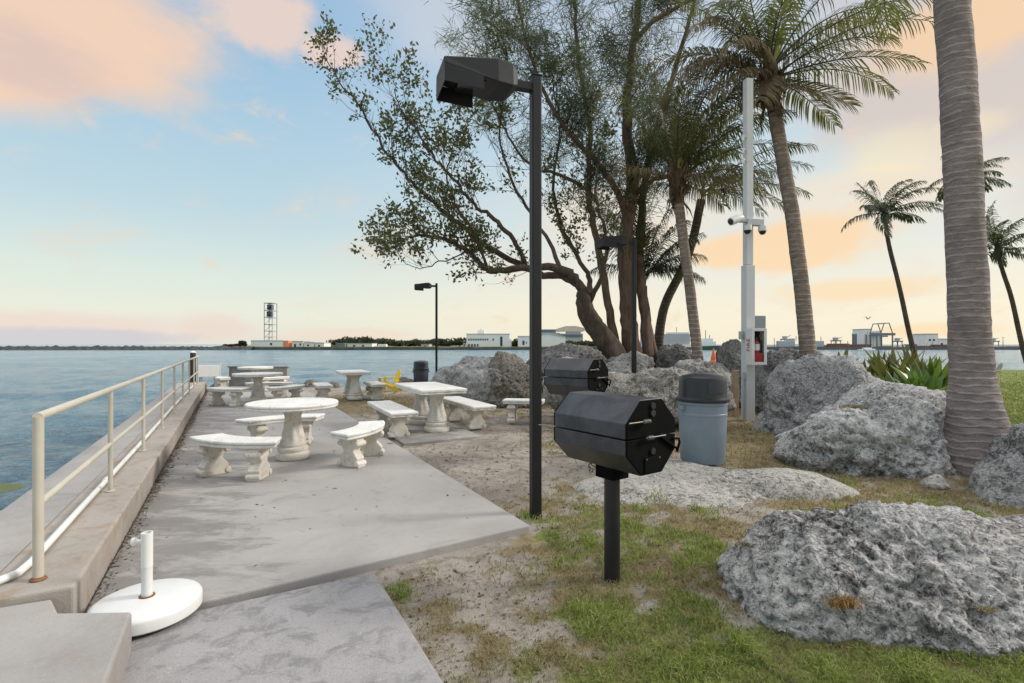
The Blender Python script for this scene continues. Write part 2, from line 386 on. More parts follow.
right = W.ramp(dz, [(0, L(243, 234, 210)), (.06, L(243, 235, 212)), (.14, L(231, 230, 218)), (.24, L(212, 223, 223)), (.36, L(194, 214, 225)), (.5, L(190, 204, 220)), (.62, L(176, 190, 210)), (.8, (.9, .9, .92)), (1, (1, 1, 1))])
base = W.mix(W.step(az, -.50, .22), left, right)
def blob(px, py, rx, ry):
    d0 = Vector(((px - 512) / 512, 1, (HZ - py) / 512)); l = d0.length; d0 = d0 / l
    sc = (512 * l / rx, 512 * l / rx, 512 * l / ry)
    q = W.n('ShaderNodeVectorMath', {0: W.n('ShaderNodeVectorMath', {0: D, 1: tuple(d0)}, operation='SUBTRACT').outputs[0], 1: sc}, operation='MULTIPLY').outputs[0]
    ln = W.n('ShaderNodeVectorMath', {0: q}, operation='LENGTH').outputs[1]
    return W.n('ShaderNodeMapRange', {'Value': ln, 'From Min': 1.0, 'From Max': 0.0}, interpolation_type='SMOOTHSTEP').outputs[0]
cv = W.n('ShaderNodeMapping', {'Vector': D, 'Scale': (1, 1, 2.0), 'Location': (.3, .1, .2)}).outputs[0]
nz = W.noise(cv, 4.2, 9, .62, .35); nz2 = W.noise(cv, 9.0, 8, .62, .4)
def cloud(c0, b, color, amt=.85, lo=.55, hi=1.25, nn=nz):
    global base
    dens = W.step(W.math('ADD', W.math('MULTIPLY', b, .85), nn), lo, hi)
    base = W.mix(W.math('MULTIPLY', dens, amt), base, color)
def add(*bs):
    r = bs[0]
    for b_ in bs[1:]: r = W.math('MAXIMUM', r, b_)
    return r
cloud(0, add(blob(70, 30, 190, 95), blob(-60, 50, 200, 90)), L(238, 206, 182), 1.0, .52, 1.1)
cloud(0, add(blob(20, 60, 120, 60)), L(208, 188, 184), .6, .6, 1.3, nz2)
cloud(0, add(blob(268, 18, 80, 48), blob(330, 50, 60, 26)), L(232, 208, 196), .9, .6, 1.05, nz2)
cloud(0, add(blob(450, 20, 130, 70)), L(212, 213, 216), .5)
cloud(0, add(blob(60, 330, 250, 34), blob(210, 328, 70, 26), blob(-150, 325, 250, 40)), L(234, 214, 204), .8, .55, 1.2, nz2)
cloud(0, add(blob(60, 338, 210, 18)), L(200, 202, 210), .75, .6, 1.1, nz2)
cloud(0, add(blob(350, 335, 120, 14)), L(240, 214, 196), .5, .6, 1.2, nz2)
cloud(0, add(blob(990, 60, 260, 190), blob(1200, 80, 260, 220)), L(214, 197, 186), .85, .55, 1.1)
cloud(0, add(blob(880, 190, 190, 60)), L(246, 226, 200), .6)
cloud(0, add(blob(900, 150, 90, 45), blob(960, 130, 70, 30)), L(252, 236, 190), .45)
cloud(0, add(blob(960, 30, 130, 50)), L(244, 206, 164), .85, .55, 1.1, nz2)
cloud(0, add(blob(800, 245, 130, 42), blob(730, 250, 70, 30)), L(248, 214, 170), .9, .6, 1.1, nz2)
cloud(0, add(blob(850, 290, 110, 20), blob(930, 330, 90, 12)), L(248, 214, 165), .6, .55, 1.2, nz2)
cloud(0, add(blob(640, 220, 160, 60)), L(246, 224, 196), .45, .62, 1.05)
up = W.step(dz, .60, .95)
base = W.mix(up, base, (ZEN, ZEN * .985, ZEN * .97, 1))  # overhead sky, above the view, brightened as added fill light
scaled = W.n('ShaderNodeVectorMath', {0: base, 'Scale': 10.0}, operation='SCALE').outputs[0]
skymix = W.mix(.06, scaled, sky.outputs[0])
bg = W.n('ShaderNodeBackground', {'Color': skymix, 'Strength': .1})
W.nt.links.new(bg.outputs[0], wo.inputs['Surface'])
# ------------------------------------------------------------------ water
def make_water():
    m = Mat('sea_water'); v = m.coord(False)
    fo = m.n('ShaderNodeAttribute', attribute_name='foam').outputs['Fac']
    mp = m.n('ShaderNodeMapping', {'Vector': v, 'Scale': (.55, 1, 1), 'Rotation': (0, 0, R(-20))}).outputs[0]
    h = m.math('ADD', m.noise(mp, 2.6, 6, .62, .6), m.math('MULTIPLY', m.noise(mp, 8, 4, .65, .4), .6))
    h = m.math('ADD', h, m.math('MULTIPLY', m.noise(mp, .8, 5, .62, .5), 1.6))
    tint = m.noise(mp, .12, 5, .6)
    c = m.ramp(tint, [(.35, (.155, .27, .345)), (.65, (.225, .345, .405))])
    b1 = m.bsdf(color=c, rough=.14, ior=1.33, normal=m.bump(h, 1.0, .5))
    fn = m.math('MULTIPLY', m.step(fo, .3, .8), m.step(m.noise(v, 6, 6, .75), .35, .6))
    b2 = m.bsdf(color=(.72, .76, .77, 1), rough=.9)
    return m.done(m.n('ShaderNodeMixShader', {0: fn, 1: b1.outputs[0], 2: b2.outputs[0]}))
def build_water():
    nr, na = 520, 620
    r = 2.2 * (9000 / 2.2) ** (np.linspace(0, 1, nr)); a = np.linspace(R(-100), R(100), na)
    RR, AA = np.meshgrid(r, a, indexing='ij'); X = RR * np.sin(AA); Y = RR * np.cos(AA)
    P = np.stack([X.ravel(), Y.ravel(), np.zeros(X.size)], 1); cell = (RR * .017).ravel()
    ca, sa = math.cos(R(-20)), math.sin(R(-20))
    Q = np.stack([(P[:, 0] * ca - P[:, 1] * sa) * .5, P[:, 0] * sa + P[:, 1] * ca, P[:, 2]], 1)
    z = np.zeros(len(P)); wl0 = 0
    for wl, amp, sd in ((9, .26, 1), (3.6, .26, 5), (1.5, .17, 9), (.7, .08, 13)):
        k = fbm(Q / wl, 2, sd, ridge=True)
        z += amp * (k - .3) * np.clip(1.6 - cell / wl * 2.0, 0, 1)
    foam = sstep(.36, .50, z + .10 * pnoise(P * .22, 77)) * sstep(8, 16, P[:, 1])
    # surf washing the rocks at the end of the promenade
    e = ST(18.5, 1.5); d = np.hypot((P[:, 0] - e.x) / 6.5, (P[:, 1] - e.y - 2.5) / 4.5)
    foam = np.maximum(foam, (1 - sstep(.3, 1.1, d)) * (.35 + .9 * (fbm(P * .9, 4, 31) + .25)))
    P[:, 2] = WATER + z
    i = np.arange((nr - 1) * na).reshape(nr - 1, na)[:, :-1].ravel()
    F = np.stack([i, i + na, i + na + 1, i + 1], 1)
    o = np_mesh('water', P, F, make_water(), attrs={'foam': foam}); tag(o, kind='structure')
build_water()

# ------------------------------------------------------------------ ground
SX = np.array([-60, -9.5, -7.6, -5.5, -3, 0, 4, 8, 12, 17, 24, 40, 90]); SY = np.array([19.0, 19, 18.8, 18.6, 21.5, 18, 19, 19.5, 20, 25, 26.5, 30, 34])
def shore(x): return np.interp(x, SX, SY)
def blobs(px, py, L_):
    r = np.zeros_like(px)
    for cx, cy, rx, ry, a in L_:
        r = np.maximum(r, a * (1 - sstep(.45, 1.15, np.hypot((px - cx) / rx, (py - cy) / ry))))
    return r
GREEN = [(650, 620, 110, 55, .75), (560, 535, 70, 40, .5), (720, 665, 260, 40, 1), (620, 515, 75, 30, .55), (690, 540, 50, 45, .65), (930, 515, 75, 14, .9), (1060, 560, 90, 60, .6),
         (780, 655, 130, 45, 1), (400, 588, 26, 20, .45), (930, 668, 260, 34, 1), (560, 660, 110, 30, .35), (640, 560, 70, 40, .8), (560, 440, 40, 14, .3), (890, 545, 160, 60, .5), (640, 700, 300, 50, .7), (820, 480, 60, 12, .35)]
DRY = [(420, 610, 50, 70, .45), (650, 560, 170, 110, .65), (770, 440, 90, 42, 1), (900, 500, 170, 36, .9), (368, 402, 65, 14, 1), (480, 405, 130, 16, .6), (560, 435, 50, 22, .5),
       (550, 500, 55, 30, .6), (640, 490, 60, 24, .3), (470, 640, 70, 40, .35), (620, 640, 140, 60, .5), (520, 560, 60, 30, .25), (740, 655, 260, 40, .55), (980, 660, 120, 26, .5), (600, 600, 90, 40, .5), (760, 400, 80, 20, .8), (900, 470, 200, 40, .6)]
def cover(P):
    X, Y = P[:, 0], np.maximum(P[:, 1], .9)
    px = 512 + X / Y * 512; py = HZ + 768 / Y
    g = blobs(px, py, GREEN); d = blobs(px, py, DRY)
    side = sstep(1250, 1500, px) * sstep(0, .8, X); d = np.maximum(d, side * .8); g = np.maximum(g, side * .62)
    lawn = sstep(7.2, 8.2, X) * sstep(6.6, 8.2, Y); g = np.maximum(g, lawn * .95)
    far = sstep(1.2, 2.5, X) * sstep(6.6, 7.2, Y); d = np.maximum(d, far * .7)
    Q = np.stack([X, P[:, 1], X * 0], 1)
    n = fbm(Q * 1.6, 4, 3) * 2.2; n2 = fbm(Q * 4.5, 3, 8) * 2.0
    return np.clip(g + (n * .55 + n2 * .35) * (1 - .6 * lawn) * np.clip(g * 3, 0, 1), 0, 1), np.clip(d + (n2 * .6 - n * .3) * np.clip(d * 3, 0, 1), 0, 1)
def ground_z(P):
    X, Y = P[:, 0], P[:, 1]
    Q = np.stack([X, Y, X * 0], 1)
    z = -.035 + .045 * fbm(Q * .55, 3, 21) + .012 * fbm(Q * 2.7, 3, 22) + .007 * fbm(Q * 9, 2, 23)
    # dip beside the slab where the sand is worn away
    c = G(520, 590); z -= .05 * np.exp(-(((X - c.x) / .55) ** 2 + ((Y - c.y) / .45) ** 2))
    z += .16 * sstep(8.5, 16, Y) * sstep(-1.5, 3, X)
    z += -2.0 * sstep(0, 2.2, Y - shore(X))
    t = (X - K0.x) * NR.x + (Y - K0.y) * NR.y
    s = (X - K0.x) * U.x + (Y - K0.y) * U.y
    z = np.where((t < 2.94) & (t > -.5) & (s < 17.3), np.minimum(z, -.06), z)
    return z
def make_ground():
    m = Mat('ground_soil'); v = m.coord(False)
    g = m.n('ShaderNodeAttribute', attribute_name='green').outputs['Fac']; d = m.n('ShaderNodeAttribute', attribute_name='dry').outputs['Fac']
    n1 = m.noise(v, 1.1, 7, .65, .3); n2 = m.noise(v, 7, 8, .72, .4); n3 = m.noise(v, 55, 5, .7); n4 = m.noise(v, 190, 3, .7)
    sand = m.ramp(n1, [(.3, (.235, .20, .165)), (.5, (.34, .30, .255)), (.7, (.43, .39, .335))])
    sand = m.mix(m.math('MULTIPLY', m.step(n2, .48, .62), .65), sand, (.17, .14, .105, 1))
    sand = m.mix(m.math('MULTIPLY', m.step(n3, .58, .68), .6), sand, (.11, .085, .06, 1))
    sand = m.mix(m.math('MULTIPLY', m.step(n4, .6, .7), .4), sand, (.55, .52, .48, 1))
    dry = m.ramp(n2, [(.3, (.14, .10, .055)), (.52, (.25, .195, .11)), (.72, (.34, .28, .165))])
    gr = m.ramp(n2, [(.3, (.12, .12, .05)), (.52, (.19, .225, .065)), (.72, (.28, .31, .10))])
    c = m.mix(m.step(m.math('ADD', d, m.math('MULTIPLY', m.math('SUBTRACT', n2, .5), 1.2)), .25, .75), sand, dry)
    c = m.mix(m.step(m.math('ADD', g, m.math('MULTIPLY', m.math('SUBTRACT', n2, .5), .9)), .35, .8), c, gr)
    vp = m.vor(v, 26)
    h = m.math('ADD', m.math('MULTIPLY', n2, 1.3), m.math('ADD', m.math('MULTIPLY', n3, .8), m.math('MULTIPLY', n4, .3)))
    return m.done(m.bsdf(color=c, rough=.95, spec=.15, normal=m.bump(h, .8, .03)))
def build_ground():
    def ax(a, b, fine, lo, hi, coarse):
        x = list(np.arange(lo, a, coarse)) + list(np.arange(a, b, fine)) + list(np.arange(b, hi, coarse)); return np.array(x)
    xs = ax(-8.5, 9, .055, -9, 90, 1.0); ys = ax(1.2, 13, .055, -6, 40, .5)
    Xg, Yg = np.meshgrid(xs, ys, indexing='ij'); P = np.stack([Xg.ravel(), Yg.ravel(), np.zeros(Xg.size)], 1)
    P[:, 2] = ground_z(P); g, d = cover(P)
    nx, ny = len(xs), len(ys)
    i = (np.arange(nx - 1)[:, None] * ny + np.arange(ny - 1)[None]).ravel()
    F = np.stack([i, i + ny, i + ny + 1, i + 1], 1)
    t = (P[:, 0] - K0.x) * NR.x + (P[:, 1] - K0.y) * NR.y
    keep = (t[F].min(1) > -.35)
    used = np.unique(F[keep]); mp = np.full(len(P), -1); mp[used] = np.arange(len(used))
    o = np_mesh('ground', P[used], mp[F[keep]], make_ground(), attrs={'green': g[used], 'dry': d[used]}); tag(o, kind='structure')
build_ground()

# grass blades
def blades(P, L_, Wd, lean, mat, name):
    n = len(P); a = rng.uniform(0, 2 * PI, n); b = rng.uniform(0, 2 * PI, n)
    tx = np.stack([np.cos(a), np.sin(a), a * 0], 1); ld = np.stack([np.cos(b), np.sin(b), b * 0], 1)
    ln = (rng.uniform(.15, 1, n) ** .6 * lean)[:, None]; up = np.array([0, 0, 1.0])
    w_ = (Wd * rng.uniform(.7, 1.3, n))[:, None]; l = (L_ * rng.uniform(.5, 1.25, n))[:, None]
    mid = P + (up * .55 + ld * ln * .35) * l; tip = P + (up * (1 - ln * .55) + ld * ln) * l
    V = np.stack([P - tx * w_, P + tx * w_, mid - tx * w_ * .8, mid + tx * w_ * .8, tip], 1).reshape(-1, 3)
    k = np.arange(n)[:, None] * 5
    F = np.concatenate([k + np.array([0, 1, 3]), k + np.array([0, 3, 2]), k + np.array([2, 3, 4])], 0)
    o = np_mesh(name, V, F, mat, smooth=False); return tag(o, kind='stuff')
def scatter_px(n, x0, x1, y0, y1):
    px = rng.uniform(x0, x1, n); py = rng.uniform(y0, y1, n); Y = 768 / (py - HZ)
    return np.stack([(px - 512) / 512 * Y, Y, Y * 0], 1)
def off_slab(P):
    s = (P[:, 0] - K0.x) * U.x + (P[:, 1] - K0.y) * U.y; t = (P[:, 0] - K0.x) * NR.x + (P[:, 1] - K0.y) * NR.y
    return ~(((t < 2.915) & (s > -.26)) | ((t < 1.575) & (s <= -.26)))
def build_grass():
    P = np.concatenate([scatter_px(470000, 360, 1600, 385, 780), scatter_px(90000, 900, 1500, 375, 470)])
    P = P[off_slab(P)]; g, d = cover(P); P[:, 2] = ground_z(P); u = rng.uniform(0, 1, len(P))
    k = u < g ** 1.5 * .60 + .004; Pg = P[k]; Wd = np.clip(Pg[:, 1] * .0007, .0018, .012)
    cl = np.clip(1.0 + 1.6 * fbm(Pg * np.array([3.2, 3.2, 0]) + .5, 2, 61) + .8 * pnoise(Pg * np.array([9, 9, 0]) + .5, 62), .45, 2.2)
    blades(Pg, np.clip(.035 + .006 * Pg[:, 1], .03, .07) * cl, Wd * np.sqrt(cl), .9, M['grass_green'], 'green_grass')
    u = rng.uniform(0, 1, len(P)); k = u < d ** 1.3 * .40 + .010; Pd = P[k]; Wd = np.clip(Pd[:, 1] * .0006, .0014, .008)
    blades(Pd, np.clip(.04 + .003 * Pd[:, 1], .03, .07), Wd, 1.5, M['grass_dry'], 'dry_grass')
    # leaf litter: small flat scraps lying on the sand
    P = scatter_px(60000, 380, 1100, 385, 700); P = P[off_slab(P)]; P = P[rng.uniform(0, 1, len(P)) < .16]; P[:, 2] = ground_z(P) + .006
    Q = np.array([ST(s_, abs(t_) , 0)[:] for s_, t_ in zip(rng.uniform(-.2, 16, 2600), rng.normal(0, .045, 2600) + .01)] + [ST(s_, t_, 0)[:] for s_, t_ in zip(rng.uniform(0, 16, 260), rng.uniform(.1, 2.85, 260))]); Q[:, 2] = .004
    P = np.concatenate([P, Q])
    n = len(P); a = rng.uniform(0, 2 * PI, n); l = (rng.uniform(.006, .020, n) * np.where(rng.uniform(0, 1, n) < .02, 2.4, 1) * np.clip(P[:, 1] / 4, .7, 1.8))[:, None]; q = rng.uniform(.15, .6, n)[:, None]
    tx = np.stack([np.cos(a), np.sin(a), rng.uniform(-.3, .3, n)], 1); ty = np.stack([-np.sin(a), np.cos(a), rng.uniform(-.3, .3, n)], 1)
    V = np.stack([P - tx * l, P - ty * l * q, P + tx * l, P + ty * l * q], 1).reshape(-1, 3)
    lit = leaf('leaf_litter', [(0, (.03, .022, .015)), (.5, (.10, .07, .045)), (1, (.24, .18, .12))], .1, .9)
    o = np_mesh('leaf_litter', V, np.arange(n * 4).reshape(n, 4), lit, smooth=False); tag(o, kind='stuff')
build_grass()

# ------------------------------------------------------------------ promenade
M['algae'] = paint('algae', (.13, .15, .035), .6, .5, 3, .6, wear=(.17, .18, .06), wear_amt=.3)
mb = MB(); mb.slab([ST(-.245, .0), ST(-.03, 2.89), ST(17, 2.89), ST(17, 0)], -1.6, 0)
o = mb.build('promenade', M['patio'], bevel=.012); tag(o, kind='structure')
mb = MB(); mb.slab([ST(-5, .02), ST(-5, 1.555), ST(-.262, 1.555), ST(-.262, .02)], -.5, -.012)
o = mb.build('footpath', M['patio_rough'], bevel=.015); tag(o, kind='structure')
mb = MB()
lens = [-.18, 2.1, 4.05, 6.3, 8.2, 10.4, 12.6, 14.7, 16.9]
random.seed(4)
for a, b in zip(lens[:-1], lens[1:]):
    j = random.uniform(-.008, .008)
    mb.slab([ST(a + .006, -.42 + j), ST(a + .006, -.004 + j), ST(b - .006, -.004 + j), ST(b - .006, -.42 + j)], -1.6, .22 + j * .6)
o = mb.build('kerb', M['kerb'], bevel=.018, seg=3); tag(o, kind='structure')
mb = MB(); mb.slab([ST(-.15, -.424), ST(16.9, -.424), ST(16.9, -.86), ST(1.75, -.86), ST(1.75, -1.0), ST(-.15, -1.0)], -1.6, .205)
o = mb.build('apron', M['apron'], bevel=.02); tag(o, kind='structure')
mb = MB(); mb.prism([ST(-.15, -1.008, -1.6), ST(-.15, -1.008, .2), ST(1.5, -1.008, .2), ST(2.2, -1.008, -.9), ST(2.6, -1.008, -1.6)], NR * -7)
o = mb.build('seawall_slope', M['apron'], bevel=.03); tag(o, kind='structure')
mb = MB(); mb.prism([ST(1.9, -1.02, -.95), ST(1.9, -1.02, -.36), ST(2.25, -1.02, -.80), ST(3.2, -1.02, -1.02), ST(3.2, -1.02, -1.25)], NR * -7)
o = mb.build('algae_ledge', M['algae']); tag(o, kind='structure')
cA, cE = Vector((-1.885, 2.54, 0)), ST(-.384, -.03)
mb = MB(); mb.slab([cA, cA - U * 3.2, ST(-4.5, -7), ST(-.16, -7), ST(-.16, -.43), ST(-.19, -.10), cE], -.5, .175)
o = mb.build('step', M['apron'], bevel=.014); tag(o, kind='structure')

# railing
rail = thing('railing', 'cream painted pipe railing along the water side kerb', 'railing', ST(0, -.2, .22), PROM)
end = 15.4
mb = MB(); mb.tube([(-.015, 0, .885), (end, 0, .885)], .023, 12); mb.build('top_rail', M['cream'], rail, smooth=60)
mb = MB(); mb.tube([(.02, 0, .41), (end, 0, .41)], .019, 10); mb.build('mid_rail', M['cream'], rail, smooth=60)
for i in range(9):
    s = i * 1.9 if i < 8 else end - .1
    r = .025 if i == 0 else .019
    mb = MB(); mb.tube([(s, 0, -.02), (s, 0, .885)], r, 12); p = mb.build('post', M['cream'], rail, smooth=60)
    mb = MB(); mb.lathe([(.038, 0), (.038, .006), (.028, .012), (.028, .016)], 14, (s, 0, 0)); mb.build('collar', M['rust'] if i == 0 else M['cream'], p, smooth=40)
pipe = thing('pipe', 'white plastic water pipe lying along the kerb under the railing', 'pipe', ST(0, -.29, .245), PROM)
mb = MB(); pts = [(15.4, 0, 0), (9, .01, 0), (4, -.005, 0), (1.2, 0, 0), (.25, 0, 0), (.08, .015, 0), (-.02, .09, 0), (-.05, .3, -.004), (-.05, 2.4, -.005)]
mb.tube(pts, .021, 10); mb.build('tube', M['pvc'], pipe, smooth=60)
for s in (2.2, 5.4, 8.3):
    mb = MB(); mb.tube([(s, 0, 0), (s + .1, 0, 0)], .026, 10); mb.build('coupling', M['pvc'], pipe, smooth=60)
# piling and sign at the far end
q = A(193, 380, 17.3)
pil = thing('wooden_piling', 'dark wooden piling standing at the far end of the railing', 'piling', (q.x, q.y, -1.4))
mb = MB(); mb.tube([(0, 0, 0), (0, 0, 2.60)], .085, 12); mb.build('shaft', M['wood_dark'], pil, smooth=50)
mb = MB(); mb.lathe([(.10, 2.601), (.10, 2.62), (.05, 2.66), (.01, 2.67)], 12); mb.build('cap', M['white'], pil, smooth=40)
q = G(208.5, 388)
sg = thing('signboard', 'white blank board on two grey posts at the end of the promenade', 'sign', (q.x, q.y, 0), PROM - PI / 2 + .2)
mb = MB(); mb.box((0, 0, .58), (.66, .05, .40)); mb.build('board', M['white'], sg, bevel=.01)
for sx in (-.22, .22):
    mb = MB(); mb.box((sx, .04, .2), (.09, .02 + .06, .42)); mb.build('post', M['galv_dark'], sg, bevel=.006)
mb = MB(); mb.tube([(.36, 0, .15), (.36, 0, .85)], .018, 8); mb.build('side_pole', M['white'], sg, smooth=60)
q = G(259, 386)
lw = thing('low_wall', 'low grey concrete wall behind the farthest round table', 'wall', (q.x, q.y, -.05), .02)
mb = MB(); mb.box((0, 0, .36), (2.05, .16, .72)); mb.build('panel', M['patio'], lw, bevel=.015)
mb = MB(); mb.box((0, 0, .74), (2.15, .22, .04)); mb.build('coping', M['patio'], lw, bevel=.01)
# ------------------------------------------------------------------ cast stone tables and benches
def scroll_leg(h, d0=.15, d1=.075, d2=.16, th=.13):
    """S-profiled slab leg, profile across the seat (x), thickness along y"""
    half = [(d2, 0), (d2, .05), (d2 * .82, .075), (d2 * .9, .11), (d1 * 1.25, .17), (d1, h * .52), (d1 * 1.1, h * .62), (d0 * .9, h * .74), (d0 * 1.05, h * .83), (d0 * .95, h * .9), (d0 * .8, h)]
    poly = [(x, -th / 2, z) for x, z in half] + [(-x, -th / 2, z) for x, z in reversed(half)]
    mb = MB(); mb.prism(poly, (0, th, 0))
    for sx in (-1, 1):                                       # carved volutes at knee and foot
        mb.tube([(sx * d0 * .86, -th / 2 - .018, h * .80), (sx * d0 * .86, th / 2 + .018, h * .80)], .034, 10)
        mb.tube([(sx * d2 * .84, -th / 2 - .014, .045), (sx * d2 * .84, th / 2 + .014, .045)], .036, 10)
    return mb
def edge_jag(i, amp): return 1 + amp * math.sin(i * 2.7) * math.sin(i * 1.3 + 1)
def curved_bench(label, c, ang, span, r0=.82, r1=1.17, zt=.435, cut=0.0):
    b = thing('curved_bench', label, 'bench', (c[0], c[1], 0), ang, 'curved benches round the pedestal tables')
    n = 22; top = []
    for k in range(n + 1):
        a = -span / 2 + span * k / n; top.append((r1 * math.cos(a), r1 * math.sin(a)))
    for k in range(n, -1, -1):
        a = -span / 2 + span * k / n; top.append((r0 * math.cos(a), r0 * math.sin(a)))
    top = [(x - cut, y) for x, y in top]
    m = len(top); cx = sum(p[0] for p in top) / m; cy = sum(p[1] for p in top) / m
    mb = MB(); mb.slab([(cx + (x - cx) * 1.0, cy + (y - cy) * 1.0) for x, y in top], zt - .035, zt)
    mb.slab([(cx + (x - cx) * .955 * edge_jag(i, .012), cy + (y - cy) * .965 * edge_jag(i + 5, .012)) for i, (x, y) in enumerate(top)], zt - .075, zt - .0355)
    mb.build('seat', M['cast_top'], b, bevel=.014, seg=3)
    for sg_ in (-1, 1):
        a = sg_ * span * .30; rm = (r0 + r1) / 2
        l = scroll_leg(zt - .075); Mr = Matrix.Rotation(a, 3, 'Z')
        l.V = [tuple(Mr @ (Vector(v) + Vector((rm, 0, 0)))) for v in l.V]
        l.V = [(x - cut, y, z) for x, y, z in l.V]
        l.build('leg', M['cast_leg'], b, bevel=.010)
    return b
def fluted(a, z, r): return 1 + (.075 * math.cos(8 * a + z * 7) if .22 < z < .6 else 0)
def pedestal_mb(c=(0, 0, 0), k=1.0, h=.67):
    prof = [(.19, 0), (.205, .015), (.208, .075), (.192, .095), (.178, .105), (.19, .125), (.186, .155), (.155, .172), (.166, .19), (.158, .215), (.142, .27), (.122, .35), (.105, .43), (.094, .51), (.098, .56), (.115, .60), (.145, .63), (.19, .65), (.21, h)]
    mb = MB(); mb.lathe([(r * k, z) for r, z in prof], 48, c, fluted); return mb
def round_table(label, x, y, r=.6):
    t = thing('round_table', label, 'table', (x, y, 0), random.uniform(0, 3), 'round pedestal tables on the promenade')
    n = 72; mb = MB()
    mb.lathe([(r * .955, .672), (r * .985, .685), (r * .985, .705), (r * .97, .709), (r * .995, .714), (r, .73), (r * .985, .742), (r * .3, .745)], n, (0, 0, 0), lambda a, z, q: 1 + (.010 * abs(math.sin(18 * a)) if .68 < z < .708 else .002 * math.sin(7 * a)))
    mb.build('tabletop', M['cast_top'], t, smooth=35)
    pedestal_mb().build('pedestal', M['cast_leg'], t, smooth=50)
    return t
random.seed(3)
pA = G(293, 458.5); round_table('white round table nearest the camera, on a twisted fluted pedestal', pA.x, pA.y, .565)
pB = Vector(((258 - 512) / 512 * 13.3, 13.3, 0)); round_table('second white round table along the promenade, with a brown stained pedestal', pB.x, pB.y)
pC = Vector(((255.5 - 512) / 512 * 17.0, 17.0, 0)); round_table('farthest white round table, in front of the low grey wall', pC.x, pC.y, .54)
curved_bench('curved white bench at the left front of the nearest round table', pA, R(-106), R(62))
curved_bench('curved white bench behind the nearest round table', pA, R(122), R(64))
curved_bench('curved white bench at the right side of the nearest round table', pA, R(-7), R(60))
curved_bench('curved white bench in front left of the second round table', pB, R(-110), R(60))
curved_bench('curved white bench at the right side of the second round table', pB, R(-20), R(60))
curved_bench('curved white bench behind the second round table', pB, R(100), R(66))
curved_bench('curved white bench left of the farthest round table', pC, R(-150), R(56))
curved_bench('curved white bench right of the farthest round table', pC, R(-30), R(56))

def slab_mb(w, l, z0, z1, taper=.0, wob=.0):
    mb = MB(); n = 12; pts = []
    def side(a, b):
        for k in range(n):
            f = k / n; pts.append((a[0] + (b[0] - a[0]) * f, a[1] + (b[1] - a[1]) * f))
    c = [(-w / 2, -l / 2), (w / 2, -l / 2), (w / 2, l / 2), (-w / 2, l / 2)]
    for i in range(4): side(c[i], c[(i + 1) % 4])
    mb.slab(pts, z0 + (z1 - z0) * .45, z1)
    mb.slab([(x * (.965 + .012 * math.sin(i * 2.1)), y * (.985 + .006 * math.sin(i * 1.7))) for i, (x, y) in enumerate(pts)], z0, z0 + (z1 - z0) * .45 - .0005)
    return mb
UA = math.atan2(.893, -.45) - PI / 2          # long axis of the rectangular sets (local +y)
def rect_table(label, x, y, w, l, gap, rz=UA, zt=.755):
    t = thing('rectangular_table', label, 'table', (x, y, 0), rz, 'rectangular tables on two pedestals')
    slab_mb(w, l, zt - .085, zt).build('tabletop', M['cast_top'], t, bevel=.012, seg=3)
    for s in (-1, 1): pedestal_mb((0, s * gap / 2, 0), 1.05).build('pedestal', M['cast_leg'], t, smooth=50)
    return t
def straight_bench(label, x, y, w, l, rz=UA, zt=.435, group='straight benches'):
    b = thing('straight_bench', label, 'bench', (x, y, 0), rz, group)
    slab_mb(w, l, zt - .075, zt).build('seat', M['cast_top'], b, bevel=.012, seg=3)
    for s in (-1, 1):
        lg = scroll_leg(zt - .075, .15, .085, .16); lg.V = [(vx, vy + s * l * .29, vz) for vx, vy, vz in lg.V]; lg.build('leg', M['cast_leg'], b, bevel=.010)
    return b
rect_table('long white rectangular table beside the large grey rocks', -1.50, 9.2, .80, 1.75, .95)
straight_bench('straight white bench on the left side of the long rectangular table', -2.08, 8.78, .44, 1.85)
straight_bench('straight white bench on the right side of the long rectangular table, by the sand', -.88, 9.60, .44, 1.85)
rect_table('short white rectangular table near the water and the yellow chair', -4.40, 14.15, .76, 1.3, .75)
straight_bench('short straight bench on the left of the far rectangular table', -5.05, 13.65, .40, 1.15)
straight_bench('short straight bench between the far rectangular table and the yellow chair', -3.78, 14.1, .40, 1.15)
straight_bench('worn straight bench half hidden behind the black lamp post', .23, 9.85, .36, .78, R(80))
mb = MB(); mb.slab([(-.75, -1.0), (.55, -.95), (.60, .9), (-.75, .9)], -.12, .0)
pad = mb.build('paving', M['patio'], bevel=.012); pad.location = (-1.42, 8.95, .004); pad.rotation_euler.z = UA; tag(pad, kind='structure')
d = thing('umbrella_base', 'white round umbrella base lying on dry grass by the far rectangular table', 'umbrella base', tuple(G(362, 398.5, -.02)), 0)
mb = MB(); mb.lathe([(.27, 0), (.28, .02), (.275, .07), (.22, .1), (.04, .105)], 36); mb.build('disc', M['white'], d, smooth=40)
mb = MB(); mb.tube([(0, 0, .10), (0, 0, .16)], .03, 12); mb.build('sleeve', M['white'], d, smooth=50)

